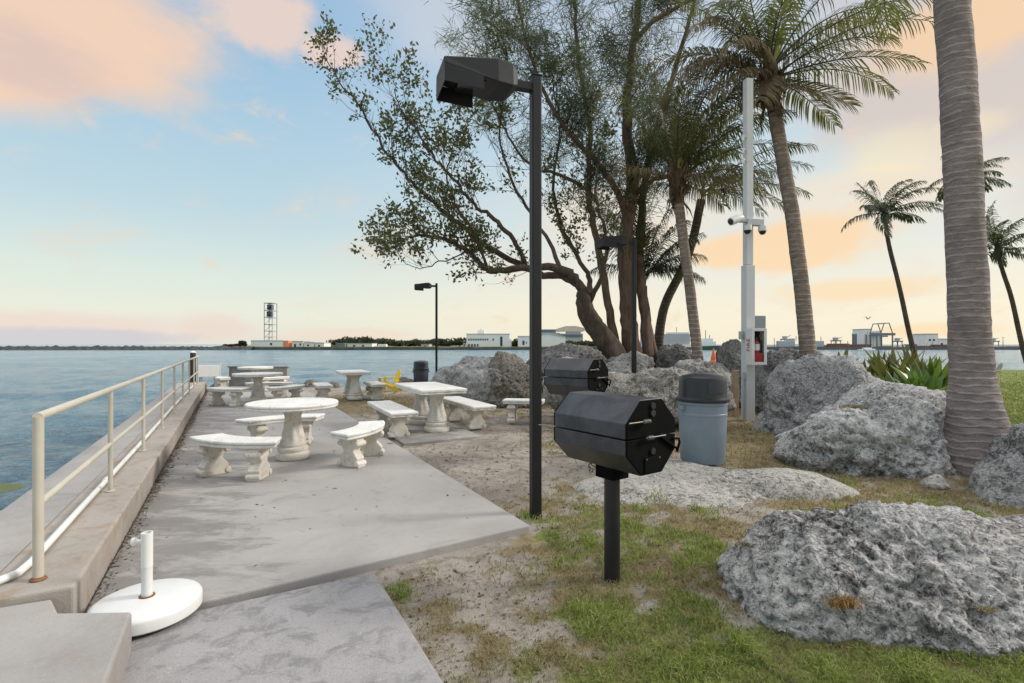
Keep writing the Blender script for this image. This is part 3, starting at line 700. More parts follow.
# umbrella base in the foreground
ub = thing('umbrella_base', 'white round umbrella base with a rust ringed stub pipe and side knob', 'umbrella base', tuple(G(147, 615, 0)), R(190))
mb = MB(); mb.lathe([(.252, .012), (.264, .022), (.264, .072), (.257, .086), (.235, .096), (.11, .104), (.0300, .107)], 64); mb.build('disc', M['white'], ub, smooth=50)
mb = MB(); mb.lathe([(.22, 0), (.24, .006), (.24, .0121), (.22, .0121)], 40); mb.build('foot_ring', M['black'], ub, smooth=40)
mb = MB(); mb.lathe([(.027, .107), (.027, .30)], 20); mb.build('stub_pipe', M['white'], ub, smooth=40)
mb = MB(); mb.lathe([(.0285, .27), (.0285, .455), (.0285, .457), (.022, .457), (.022, .38)], 20); mb.build('sleeve', M['pvc'], ub, smooth=40)
mb = MB(); mb.lathe([(.040, .1055), (.038, .1115), (.0275, .1115)], 20); mb.build('rust_ring', M['rust'], ub, smooth=40)
mb = MB(); mb.tube([(.02, 0, .41), (.05, 0, .41)], .012, 12); mb.tube([(.05, 0, .41), (.056, 0, .41), (.072, 0, .41), (.076, 0, .41)], [.014, .022, .022, .016], 14); mb.build('knob', M['pvc'], ub, smooth=40)

# ------------------------------------------------------------------ lamp posts
def lamp_post(label, x, y, z=0, rz=R(199), h=3.90):
    t = thing('lamp_post', label, 'lamp post', (x, y, z), rz, 'black square lamp posts')
    mb = MB(); mb.box((0, 0, h / 2 - .05), (.09, .09, h + .1)); mb.build('pole', M['lamp'], t, bevel=.012, seg=3)
    mb = MB(); mb.box((.125, 0, h - .10), (.17, .07, .075)); mb.build('arm', M['lamp'], t, bevel=.008)
    # housing: tapers towards the arm, sloped roof
    hw = .185; z0 = h - .19; P = []
    for x_, w_, a, b in ((.20, .10, .035, .165), (.26, .155, .0, .20), (.40, hw, -.005, .205), (.86, hw, .075, .142)):
        P += [(x_, -w_, z0 + a), (x_, w_, z0 + a), (x_, w_ * .92, z0 + b), (x_, -w_ * .92, z0 + b)]
    F = [(0, 3, 2, 1), (12, 13, 14, 15)]
    for i in range(3):
        for k in range(4): F.append((i * 4 + k, i * 4 + (k + 1) % 4, i * 4 + 4 + (k + 1) % 4, i * 4 + 4 + k))
    mb = MB(); mb.add(P, F); hs = mb.build('housing', M['lamp'], t, bevel=.012)
    mb = MB()
    for x_, y_ in ((.33, .0), (.60, -.12), (.80, .1)): mb.tube([(x_, y_, z0 + .205 - (x_ - .4) * .137 - .02), (x_, y_, z0 + .205 - (x_ - .4) * .137 + .025)], .012, 8)
    mb.build('bolt', M['lamp'], hs)
    # open bottomed visor under the front
    t_ = .006; x0, x1, zb = .53, .852, z0 - .085
    def zt(x_): return z0 + .012 + (x_ - .40) * .15
    mb = MB()
    for s in (-1, 1): mb.prism([(x0, s * hw, zb), (x1, s * hw, zb + .02), (x1, s * hw, zt(x1) - .006), (x0, s * hw, zt(x0) - .006)], (0, -s * t_, 0))
    mb.prism([(x1, -hw, zb + .02), (x1, hw, zb + .02), (x1, hw, zt(x1)), (x1, -hw, zt(x1))], (t_, 0, 0))
    mb.build('visor', M['lamp'], t)
    mb = MB(); mb.box((.60, 0, zt(.60) - .03), (.22, .26, .012)); mb.build('lens', M['dark_glass'], t)
    mb = MB(); mb.box((0, 0, h + .006), (.096, .096, .012)); mb.build('pole_cap', M['lamp'], t, bevel=.004)
    mb = MB(); mb.box((.0, -.047, .95), (.05, .006, .11)); mb.build('hatch', M['lamp'], t, bevel=.002)
    return t
q = G(535.5, 512); lp = lamp_post('tall black square lamp post nearest the camera, at the corner of the slab', q.x, q.y, -.02)
dup(lp, 'farthest black lamp post, by the black bin and the water', tuple(A(436.5, 381, 20.5)), R(184))
dup(lp, 'black lamp post rising behind the grills in front of the tree trunks', tuple(A(634, 409, 11.7)), R(196))
for o in (x for x in bpy.data.objects if x.name.startswith('lamp_post')): o['group'] = 'black square lamp posts'

# ------------------------------------------------------------------ grills
def grill(label, x, y, z=0, rz=R(-54)):
    """barrel axis along local +x"""
    t = thing('barbecue_grill', label, 'grill', (x, y, z), rz, 'black octagonal park grills')
    Rr, zc, hl = .248, .955, .315
    def octa(r): return [(r * math.cos(R(22.5 + 45 * k)), r * math.sin(R(22.5 + 45 * k))) for k in range(8)]
    O = octa(Rr)
    up = [p for p in O if p[1] > 0]; lo = [p for p in O if p[1] < 0]
    mx = Rr * math.cos(R(22.5))
    lid = [(mx, .004)] + sorted(up, key=lambda p: math.atan2(p[1], p[0])) + [(-mx, .004)]
    bod = [(-mx, -.004)] + sorted(lo, key=lambda p: math.atan2(p[1], p[0])) + [(mx, -.004)]
    mb = MB(); mb.prism([(-hl, p[0], zc + p[1]) for p in lid], (2 * hl, 0, 0)); L1 = mb.build('lid', M['grill'], t, bevel=.006)
    mb = MB(); mb.prism([(-hl, p[0] * .995, zc + p[1]) for p in bod], (2 * hl, 0, 0)); B1 = mb.build('firebox', M['grill'], t, bevel=.006)
    for s in (-1, 1):
        a, b = (hl + .0005, .012) if s > 0 else (-hl - .0005, -.012)
        mb = MB(); mb.prism([(a, p[0] * .985, zc + p[1] * .985) for p in lid], (b, 0, 0)); mb.build('end_plate', M['grill_cap'], L1, bevel=.003)
        mb = MB(); mb.prism([(a, p[0] * .985, zc + p[1] * .985) for p in bod], (b, 0, 0)); mb.build('end_plate', M['grill_cap'], B1, bevel=.003)
    e = hl + .0125
    def coil(y0, y1, z_):
        pts = []
        for k in range(90): 
            f = k / 89; a = f * 2 * PI * 6; pts.append((e + .03 + .011 * math.cos(a), y0 + (y1 - y0) * f, z_ + .011 * math.sin(a)))
        return pts
    # lid handle: bar along the front with a spring grip at its end; rods on the end plate
    for z_, y0, y1, rod in ((zc + .105, -.115, -.055, (-.24, -.05)), (zc + .005, -.075, -.03, (-.09, .09))):
        mb = MB(); mb.tube(coil(y0, y1, z_), .0022, 6); mb.build('spring_grip', M['steel'], L1 if z_ > zc + .05 else B1, smooth=60)
        mb = MB(); mb.tube([(e + .03, rod[0], z_), (e + .03, rod[1], z_)], .0045, 8); mb.tube([(e - .01, rod[1] - .004, z_), (e + .033, rod[1] - .004, z_)], .006, 8); mb.build('rod', M['steel'], L1 if z_ > zc + .05 else B1, smooth=60)
    for z_ in (zc + .19, zc + .145, zc - .085):
        mb = MB(); mb.tube([(e - .003, .0, z_), (e + .012, .0, z_)], .021, 14); mb.build('vent_hole', M['lid'], L1 if z_ > zc else B1, smooth=40)
    mb = MB(); mb.box((e + .004, .0, zc - .17), (.008, .15, .10)); mb.build('ash_door', M['grill_cap'], B1, bevel=.004)
    mb = MB()
    for y_ in (-.06, .06): mb.tube([(e, y_, zc - .13), (e + .011, y_, zc - .13)], .006, 8)
    mb.build('bolt', M['steel'], B1)
    mb = MB(); mb.tube([(e + .008, .08, zc - .01), (e + .008, .19, zc - .075)], .010, 8); mb.tube([(e + .008, .19, zc - .03), (e + .008, .25, zc - .035), (e + .008, .26, zc - .06), (e + .008, .235, zc - .115), (e + .008, .225, zc - .09), (e + .008, .19, zc - .08)], .008, 8); mb.build('loop_handle', M['grill_cap'], B1, smooth=60)
    mb = MB(); mb.box((-hl - .095, -.19, zc - .012), (.19, .06, .006)); mb.build('side_tray', M['steel'], B1, bevel=.003)
    mb = MB(); mb.box((0, 0, zc - .272), (.16, .15, .085)); mb.build('bracket', M['grill_cap'], t, bevel=.006)
    mb = MB(); mb.tube([(0, 0, -.08), (0, 0, zc - .30)], .052, 20); mb.build('post', M['black'], t, smooth=50)
    mb = MB(); pts = [(-.10 - .05 * math.sin(k / 24 * PI), -.06 - .01 * math.sin(k), zc - .27 - .03 * math.sin(k / 24 * 2 * PI)) for k in range(25)]; mb.tube(pts, .004, 6); mb.build('chain', M['steel'], t, smooth=60)
    return t
q = G(612, 571); gr = grill('black octagonal barrel grill on a post, nearest the camera', q.x, q.y, -.02)
g2_ = dup(gr, 'second black octagonal grill, farther back beyond the lamp post', (.875, 7.0, .0), R(-41)); g2_.scale = (1.1, 1.1, 1.1)
for o in (x for x in bpy.data.objects if x.name.startswith('barbecue_grill')): o['group'] = 'black octagonal park grills'

# ------------------------------------------------------------------ bins
def bin_(label, loc, k, mats, cat='litter bin'):
    t = thing('litter_bin', label, cat, loc, .3)
    mb = MB(); mb.lathe([(.26 * k, 0), (.275 * k, .02 * k), (.298 * k, .60 * k), (.302 * k, .605 * k), (.302 * k, .63 * k), (.298 * k, .635 * k), (.303 * k, .74 * k), (.312 * k, .745 * k), (.312 * k, .775 * k), (.29 * k, .78 * k)], 48)
    b = mb.build('barrel', mats[0], t, smooth=35)
    mb = MB(); mb.lathe([(.305 * k, .781 * k), (.335 * k, .79 * k), (.335 * k, .815 * k), (.30 * k, .835 * k), (.296 * k, .85 * k), (.293 * k, 1.05 * k), (.283 * k, 1.085 * k), (.25 * k, 1.105 * k), (.16 * k, 1.13 * k), (.06 * k, 1.142 * k), (.01, 1.144 * k)], 48)
    l = mb.build('lid', mats[1], t, smooth=35)
    mb = MB()
    for f in np.linspace(-.45, .45, 7): pass
    a0, a1 = R(-115), R(-60); V = []; F = []
    for i in range(9):
        a = a0 + (a1 - a0) * i / 8
        for z_ in (.90, 1.04): V.append((.2975 * k * math.cos(a), .2975 * k * math.sin(a), z_ * k))
    for i in range(8): F.append((i * 2, i * 2 + 2, i * 2 + 3, i * 2 + 1))
    mb.add(V, F); fl = mb.build('flap', mats[2], l); sm = fl.modifiers.new('Solidify', 'SOLIDIFY'); sm.thickness = .008; sm.offset = 1
    for s in (-1, 1):
        mb = MB(); mb.box((s * .318 * k, 0, .70 * k), (.035, .10 * k, .05 * k)); mb.build('handle', mats[0], b, bevel=.008)
    return t
q = G(702.5, 463); bin_('grey blue round litter bin with black dome lid on the limestone ledge', (q.x, q.y, .03), .97, (M['bin'], M['lid'], M['bin_dark']))
bin_('small black litter bin with dome lid near the yellow chair', tuple(A(421, 389, 17.6)), .86, (M['bin_dark'], M['lid'], M['lid']))

# ------------------------------------------------------------------ yellow chair
def deck_chair(name, label, loc, rz, mat, k=.80, group=None):
    t = thing(name, label, 'chair', loc, rz, group); t.scale = (k, k, k)
    mb = MB()
    for i in range(6): mb.box((0, -.22 + i * .085, .34 - i * .028), (.5, .075, .02), Matrix.Rotation(R(-18), 3, 'X'))
    mb.build('seat', mat, t)
    mb = MB()
    for i in range(5):
        x = -.2 + i * .1; h = .72 - .04 * abs(i - 2) ** 1.5; Mx = Matrix.Rotation(R(-17), 3, 'X')
        mb.box(Vector((x * 1.0, .26, .2)) + Mx @ Vector((0, 0, h / 2)), (.086, .02, h), Mx)
    mb.box((0, .34, .42), (.52, .02, .06)); mb.build('backrest', mat, t, bevel=.004)
    for s in (-1, 1):
        mb = MB(); mb.box((s * .3, .0, .55), (.12, .66, .025)); mb.build('armrest', mat, t, bevel=.006)
        mb = MB(); mb.box((s * .28, -.26, .27), (.03, .10, .54)); mb.build('leg', mat, t, bevel=.004)
        mb = MB(); mb.prism([(s * .245, -.28, .33), (s * .245, -.28, .42), (s * .245, .5, .10), (s * .245, .5, .0), (s * .245, .42, .0)], (s * .025, 0, 0)); mb.build('leg', mat, t)
    return t
q = A(388.5, 391, 16.6)
deck_chair('beach_chair', 'bright yellow slatted beach chair facing the water', (q.x, q.y, -.03), R(-97), M['yellow'])
q = A(957, 378, 24.5); deck_chair('beach_chair', 'navy blue beach chair on the lawn by the water', (q.x, q.y, q.z), R(-90), M['navy'])
q = A(992, 377, 25.2); deck_chair('beach_chair', 'pale grey beach chair on the lawn at the right edge', (q.x, q.y, q.z), R(200), M['galv'])

# ------------------------------------------------------------------ camera pole
q = G(748, 420); PX, PY = q.x, q.y
cp = thing('camera_pole', 'tall square white post carrying security cameras beside the rocks', 'post', (PX, PY, -.05), R(12))
mb = MB(); mb.box((0, 0, 1.55), (.19, .17, 3.1)); mb.build('lower_post', M['pole'], cp, bevel=.008)
mb = MB(); mb.box((0, 0, 4.94), (.145, .13, 3.66)); mb.build('upper_post', M['pole'], cp, bevel=.008)
mb = MB(); mb.tube([(-.135, -.05, .05), (-.135, -.05, 1.0)], .018, 10); mb.box((-.135, -.05, .92), (.06, .05, .12)); mb.build('conduit', M['galv'], cp, smooth=40)
def cam_part(y, z):
    mb = MB(); mb.box((-.16, -.10, z), (.22, .10, .06)); bk = mb.build('bracket', M['galv'], cp, bevel=.006)
    mb = MB(); mb.tube([(-.22, -.12, z + .05), (-.34, -.14, z + .02), (-.50, -.165, z - .05)], [.06, .08, .078], 14); cb = mb.build('bullet_camera', M['white'], cp, smooth=45)
    mb = MB(); mb.tube([(-.50, -.165, z - .05), (-.512, -.167, z - .055)], [.06, .055], 14); mb.build('lens', M['dark_glass'], cb, smooth=45)
    for dx in (-.13, .20):
        mb = MB(); mb.lathe([(.075, z - .1), (.08, z - .17), (.078, z - .2), (.02, z - .2)], 18, (dx, -.16, 0)); dc = mb.build('dome_camera', M['white'], cp, smooth=40)
        mb = MB(); mb.lathe([(.066, z - .2005), (.060, z - .235), (.035, z - .262), (.005, z - .27)], 18, (dx, -.16, 0)); mb.build('dome', M['dark_glass'], dc, smooth=70)
    mb = MB(); mb.box((.05, -.13, z - .03), (.36, .10, .13)); mb.build('junction_box', M['galv'], cp, bevel=.01)
cam_part(0, 3.95)
for z_ in (5.15, 5.6, 5.35):
    mb = MB(); mb.tube([(-.08, -.03, z_), (-.15, -.06, z_ + .02), (-.16, -.07, z_ - .08)], .022, 8); mb.build('cable_bracket', M['white'], cp, smooth=50)
mb = MB(); mb.box((.26, .06, 1.93), (.24, .18, .36)); mb.build('electrical_box', M['galv_dark'], cp, bevel=.008)
mb = MB(); mb.box((-.155, 0, 1.72), (.06, .08, .16)); mb.build('switch_box', M['galv'], cp, bevel=.006)
fx = thing('extinguisher_cabinet', 'white cabinet with a red fire extinguisher behind its window', 'fire extinguisher box', (PX + .05, PY - .225, 1.10), R(8))
w_, h_, d_ = .31, .70, .19
mb = MB(); mb.box((-w_ / 2 + .0075, 0, h_ / 2), (.015, d_, h_)); mb.box((w_ / 2 - .0075, 0, h_ / 2), (.015, d_, h_)); mb.box((0, 0, .0075), (w_ - .032, d_, .015)); mb.box((0, 0, h_ - .0075), (w_ - .032, d_, .015)); mb.box((0, d_ / 2 - .008, h_ / 2), (w_ - .032, .014, h_ - .032))
mb.build('cabinet', M['white'], fx, bevel=.003)
mb = MB(); f = .055; y_ = -d_ / 2 - .008
mb.box((-w_ / 2 + f / 2, y_, h_ / 2), (f, .014, h_)); mb.box((w_ / 2 - f / 2, y_, h_ / 2), (f, .014, h_)); mb.box((0, y_, f / 2), (w_ - 2 * f - .002, .014, f)); mb.box((0, y_, h_ - f / 2), (w_ - 2 * f - .002, .014, f))
dr = mb.build('door', M['white'], fx, bevel=.004)
mb = MB(); mb.box((0, d_ / 2 - .02, h_ / 2), (w_ - .05, .004, h_ - .05)); mb.build('dark_lining', M['dark_glass'], fx)
mb = MB(); mb.lathe([(.06, .02), (.068, .035), (.068, .40), (.05, .45), (.022, .475), (.022, .49)], 24); ex = mb.build('cylinder', M['red'], fx, smooth=40)
mb = MB(); mb.lathe([(.0688, .28), (.0688, .40)], 24); mb.build('cylinder_label', M['white'], ex, smooth=40)
mb = MB(); mb.box((0, 0, .515), (.05, .045, .05)); mb.box((.0, -.04, .55), (.035, .13, .018)); mb.build('valve', M['black'], fx, bevel=.004)
mb = MB(); mb.tube([(.02, -.02, .51), (.085, -.03, .47), (.095, -.03, .35), (.09, -.03, .14)], .011, 8); mb.build('hose', M['black'], fx, smooth=60)
mb = MB(); mb.box((0, -d_ / 2 + .012, .14), (w_ - .12, .004, .18)); mb.build('red_panel', M['red'], fx)
def lettering(txt, size, mat, parent, loc, rot, name='lettering', ext=.002):
    cu = bpy.data.curves.new('lettering', 'FONT'); cu.body = txt; cu.size = size; cu.extrude = ext; cu.align_x = 'CENTER'; cu.align_y = 'CENTER'
    tmp = bpy.data.objects.new('tmp', cu); col.objects.link(tmp); bpy.context.view_layer.update()
    me = bpy.data.meshes.new_from_object(tmp.evaluated_get(bpy.context.evaluated_depsgraph_get())); bpy.data.objects.remove(tmp)
    me.materials.clear(); me.materials.append(mat); o = bpy.data.objects.new(name, me); col.objects.link(o); o.parent = parent; o.location = loc; o.rotation_euler = rot
    return o
lettering('FIRE', .14, M['red'], fx, (-w_ / 2 - .003, 0, .38), (R(90), R(-90), R(-90)))
q = A(735, 424, 10.6)
wp = thing('wooden_post', 'short pale wooden board standing left of the camera post', 'post', (q.x, q.y, -.05), .2)
mb = MB(); mb.box((0, 0, .5), (.11, .09, 1.02)); mb.build('board', M['wood_pale'], wp, bevel=.008)
mb = MB(); mb.tube([(0, .0, 1.01), (0, 0, 1.02)], .01, 6); mb.build('nail', M['rust'], wp)
q = A(672, 392, 13.5)
q = A(724.5, 388, 13.2); wp = thing('wooden_post', 'thin dark slanting stake between rocks right of the bin', 'post', (q.x, q.y, .1), .2)
mb = MB(); mb.tube([(0, 0, 0), (.08, 0, 1.05)], .055, 8); mb.build('stake', M['wood_dark'], wp, smooth=40)
q = A(526.5, 396, 12.6)
pl = thing('planter', 'pale square concrete planter at the right end of the big grey rocks', 'planter', (q.x, q.y, -.03), .3)
mb = MB(); mb.add([(-.13, -.13, 0), (.13, -.13, 0), (.13, .13, 0), (-.13, .13, 0), (-.15, -.15, .66), (.15, -.15, .66), (.15, .15, .66), (-.15, .15, .66)], [(0, 3, 2, 1), (4, 5, 6, 7), (0, 1, 5, 4), (1, 2, 6, 5), (2, 3, 7, 6), (3, 0, 4, 7)]); mb.build('pot', M['cast_leg'], pl, bevel=.01)
mb = MB(); mb.box((0, 0, .685), (.34, .34, .05)); mb.build('rim', M['cast_leg'], pl, bevel=.01)
# ------------------------------------------------------------------ rocks
_ico = {}
def ico(n):
    if n not in _ico:
        bm = bmesh.new(); bmesh.ops.create_icosphere(bm, subdivisions=n, radius=1)
        _ico[n] = (np.array([v.co[:] for v in bm.verts]), np.array([[l.index for l in f.verts] for f in bm.faces])); bm.free()
    return _ico[n]
def boulder(label, c, lobes, mat, rz=0, sub=6, amp=1.0, seed=0, name='boulder', group=None, freq=1.0, pits=1.0, cat='rock', low=1.0, cuts=7):
    """lobes: (ox,oy,oz, rx,ry,rz) about c; star shaped union, weathered"""
    u, F = ico(sub); u = u / np.linalg.norm(u, axis=1)[:, None]
    acc = np.zeros(len(u))
    for ox, oy, oz, rx, ry, rzz in lobes:
        r = np.array([rx, ry, rzz]); o = np.array([ox, oy, oz]); a = u / r; b = -o / r
        A_ = (a * a).sum(1); B_ = (a * b).sum(1); C_ = (b * b).sum() - 1; disc = B_ * B_ - A_ * C_
        t = np.where(disc > 0, (-B_ + np.sqrt(np.maximum(disc, 0))) / A_, 0); acc += np.maximum(t, 0) ** 9
    rad = np.maximum(acc, 1e-9) ** (1 / 9.)
    rq = np.random.default_rng(seed + 1000)                    # broken faces
    for k in range(cuts):
        nn_ = rq.normal(0, 1, 3); nn_[2] = abs(nn_[2]) * .7; nn_ /= np.linalg.norm(nn_); sup = ((u * rad[:, None]) @ nn_).max(); dd = sup * rq.uniform(.66, .93); c_ = u @ nn_
        lim = np.where(c_ > .05, dd / np.maximum(c_, .05), 1e9); rad = (rad ** -14.0 + lim ** -14.0) ** (-1 / 14.)
    rad = rad * (1 + .018 * cuts); P = u * rad[:, None]
    S = np.mean([max(l[3:]) for l in lobes]); so = seed * 13.7
    q = (P + so) * freq
    lowf = fbm(q * 1.1 / S ** .5, 3, seed) * .34 * S
    facet = np.abs(fbm(q * 2.0, 2, seed + 5)); 
    mid = (fbm(q * 3.2, 4, seed + 9, ridge=True) - .35) * .11 * S ** .6
    w = q * 9 + 1.5 * np.stack([pnoise(q * 4, seed + k) for k in (31, 32, 33)], 1)
    fine = (fbm(w, 3, seed + 40, gain=.65)) * .040
    pit = -np.maximum(0, pnoise(q * 11, seed + 60) - .10) * .16 * pits - np.maximum(0, pnoise(q * 23, seed + 61) - .10) * .09 * pits
    P = P + u * (((lowf - facet * .10 * S) * low + mid + fine + pit) * amp)[:, None]
    o = np_mesh(name, P, F, mat, smooth=True); o.location = c; o.rotation_euler = (0, 0, rz)
    return tag(o, label, cat, group)
gb = 'weathered boulders round the picnic lawn'
# foreground coral rock
boulder('large pitted coral rock in the right foreground with a rusty grass tuft on it', (2.30, 3.13, .0), [(-.50, .02, .0, .48, .48, .41), (.0, .02, 0, .75, .50, .43), (.40, .02, .0, .80, .50, .39), (.05, -.12, 0, .75, .46, .28), (1.1, .1, .0, .6, .50, .42)], M['rock'], -.05, 7, .95, 3, low=.45, cuts=3, group=gb)
# right middle: pale bowl shaped rock, big one behind
boulder('pale boulder with a mossy hollow on top, left of the thick palm trunk', (4.75, 6.90, .18), [(-.2, -.1, .0, 1.0, .75, .62), (.5, .15, .15, .85, .8, .62), (-.65, -.3, -.1, .45, .5, .5), (.1, -.45, -.15, .9, .5, .4)], M['rock_mid'], .1, 7, .9, 11, cuts=3, group=gb)
boulder('tall grey boulder behind the pale hollowed boulder, right of the camera post', (5.25, 8.85, .25), [(0, 0, 0, .95, .8, .92), (.75, -.1, -.1, .9, .7, .68), (-.55, -.2, -.1, .5, .6, .62), (.1, -.3, .35, .5, .5, .58)], M['rock_smooth'], .0, 6, .9, 21, cuts=5, group=gb)
boulder('grey rock at the right edge of the photo, against the thick palm trunk', (5.55, 5.05, .02), [(0, 0, 0, .72, .62, .60), (.6, -.1, .1, .6, .6, .72), (-.3, -.1, -.1, .5, .45, .45)], M['rock_smooth'], .2, 6, .9, 31, group=gb)
boulder('upright dark rock just left of the camera post', tuple(A(739, 375, 12.2)), [(0, 0, .0, .40, .5, .72), (.05, 0, -.45, .52, .6, .7), (.0, .1, .30, .25, .4, .45)], M['rock_dark'], .4, 6, .9, 41, group=gb)
boulder('dark flat topped rock behind the camera post at its right', tuple(A(793, 374, 12.0)), [(0, 0, 0, .95, .7, .50), (-.5, 0, -.3, .8, .6, .5), (.6, .1, -.1, .6, .6, .40)], M['rock_dark'], 0, 6, .8, 51, group=gb)
boulder('low grey rock at the foot of the camera post', tuple(A(776, 398, 11.3)), [(0, 0, 0, .55, .5, .38)], M['rock_dark'], 0, 5, .9, 55, group=gb)
# cluster left of the tall lamp post
boulder('long smooth grey boulder sloping up behind the long rectangular table', tuple(A(472, 392, 12.9)), [(-.1, 0, .0, 1.15, .8, .62), (.35, .1, .25, .8, .7, .55), (-.7, -.1, -.1, .7, .6, .42)], M['rock_smooth'], .15, 6, .8, 61, group=gb, pits=.6)
boulder('grey boulder behind the long sloping boulder, nearer the water', tuple(A(488, 375, 15.0)), [(0, 0, 0, 1.0, .8, .58), (-.5, 0, -.1, .8, .6, .45)], M['rock_dark'], .0, 6, .9, 65, group=gb)
boulder('tall brown rock just left of the nearest lamp post', tuple(A(512, 383, 12.6)), [(0, 0, 0, .55, .55, .72), (.05, 0, -.35, .62, .6, .6)], M['rock_brown'], 0, 6, 1.0, 71, group=gb)
boulder('dark rounded boulder just behind the far grill', tuple(A(568, 366, 13.4)), [(0, 0, 0, .95, .8, .50), (.6, 0, -.25, .8, .6, .40), (-.6, 0, -.2, .6, .6, .42)], M['rock_dark'], 0, 6, .9, 81, group=gb)
boulder('small pale rock showing over the lid of the far grill', tuple(A(564, 371, 10.6)), [(0, 0, 0, .33, .35, .26), (0, 0, -.3, .5, .4, .45)], M['rock_pale'], 0, 5, .8, 83, group=gb)
# behind the bin
boulder('long low rock with crusty face behind the grey blue bin', tuple(A(655, 394, 9.6)), [(0, 0, 0, 1.25, .7, .44), (-.9, .1, .0, .7, .6, .40), (.6, 0, -.02, .8, .6, .38)], M['rock_warm'], .06, 6, .8, 91, group=gb)
boulder('dark squat rock between the leaning palm trunks', tuple(A(675, 364, 14.2)), [(0, 0, 0, .72, .6, .46), (0, 0, -.4, .8, .7, .5)], M['rock_dark'], .5, 6, .9, 95, group=gb)
boulder('pale rock at the base of the casuarina trunks', tuple(A(634, 372, 12.8)), [(0, 0, 0, .55, .5, .46), (-.5, 0, -.1, .5, .5, .32), (0, 0, -.4, .6, .6, .5)], M['rock_pale'], .3, 6, .8, 99, group=gb)
boulder('pale flat rock behind the black lid of the grey blue bin', tuple(A(700, 379, 12.2)), [(0, 0, 0, .85, .6, .36), (.3, 0, -.3, .9, .6, .5)], M['rock_pale'], .1, 6, .8, 103, group=gb)
boulder('grey rock under the leaning casuarina trunk', tuple(A(611, 376, 13.2)), [(0, 0, 0, .7, .6, .44), (0, 0, -.3, .8, .7, .5)], M['rock_dark'], .1, 6, .9, 107, group=gb)
# flat ledge the bin stands on
boulder('flat pale limestone ledge under the grey blue bin', (1.95, 5.55, -.10), [(-.1, .15, 0, 1.05, .95, .17), (-.75, -.2, -.02, .55, .5, .16), (.75, -.1, .0, .95, .36, .27), (.0, .55, .01, .6, .5, .165)], M['rock_pale'], -.06, 7, .42, 111, name='rock_ledge', cuts=0, pits=.8, cat='rock ledge')
boulder('small flat pale stone in the grass before the thick palm', tuple(G(934, 484, -.02)), [(0, 0, 0, .19, .14, .045)], M['rock_pale'], .2, 4, .3, 121, name='stone', cat='stone')
boulder('small pale block by the foot of the far grill', tuple(G(556, 402, .0)), [(0, 0, 0, .13, .1, .14)], M['rock_pale'], .2, 4, .3, 125, name='stone', cat='stone')
# shore rocks at the water's edge
for k, (px, py, Y, r, lb) in enumerate([(404, 386, 17.6, .42, 'reddish shore rock right of the yellow chair'), (376, 388, 17.2, .3, 'low shore rock left of the yellow chair'), (440, 383, 17.5, .5, 'shore rock behind the small black bin'),
        (310, 388, 18.4, .4, 'brown rock on the water edge at the left of the far table'), (333, 389, 18.2, .35, 'brown rock on the water edge behind the far table'), (222, 390, 18.8, .4, 'dark rock below the white blank board')]):
    boulder(lb, tuple(A(px, py, Y)), [(0, 0, 0, r, r * .8, r * .6), (.2, 0, -.1, r * .8, r * .7, r * .5)], M['rock_brown'], k * .7, 5, .8, 130 + k, group='rocks along the water edge')
boulder('flat algae green rock awash at the waterline, left edge of the photo', (-8.9, 8.2, -.93), [(0, 0, 0, 1.6, .5, .16), (-1, .2, 0, 1.2, .5, .16)], M['algae'], .1, 5, .35, 150, cuts=0, pits=.3)
# rusty tuft growing on the foreground rock, and grass round the rocks
def tuft(label, c, n, L_, mat, spread=.06, lean=1.0, name='grass_tuft'):
    P = np.array(c)[None] + np.stack([rng.normal(0, spread, n), rng.normal(0, spread * .6, n), np.zeros(n)], 1) 
    o = blades(P - np.array(c), np.full(n, L_), np.full(n, .0022), lean, mat, name); del o['kind']; o.location = c
    return tag(o, label, 'plant')
rust_leaf = leaf('rusty_grass', [(0, (.16, .075, .02)), (.6, (.30, .16, .05)), (1, (.36, .25, .10))], .3, .7)
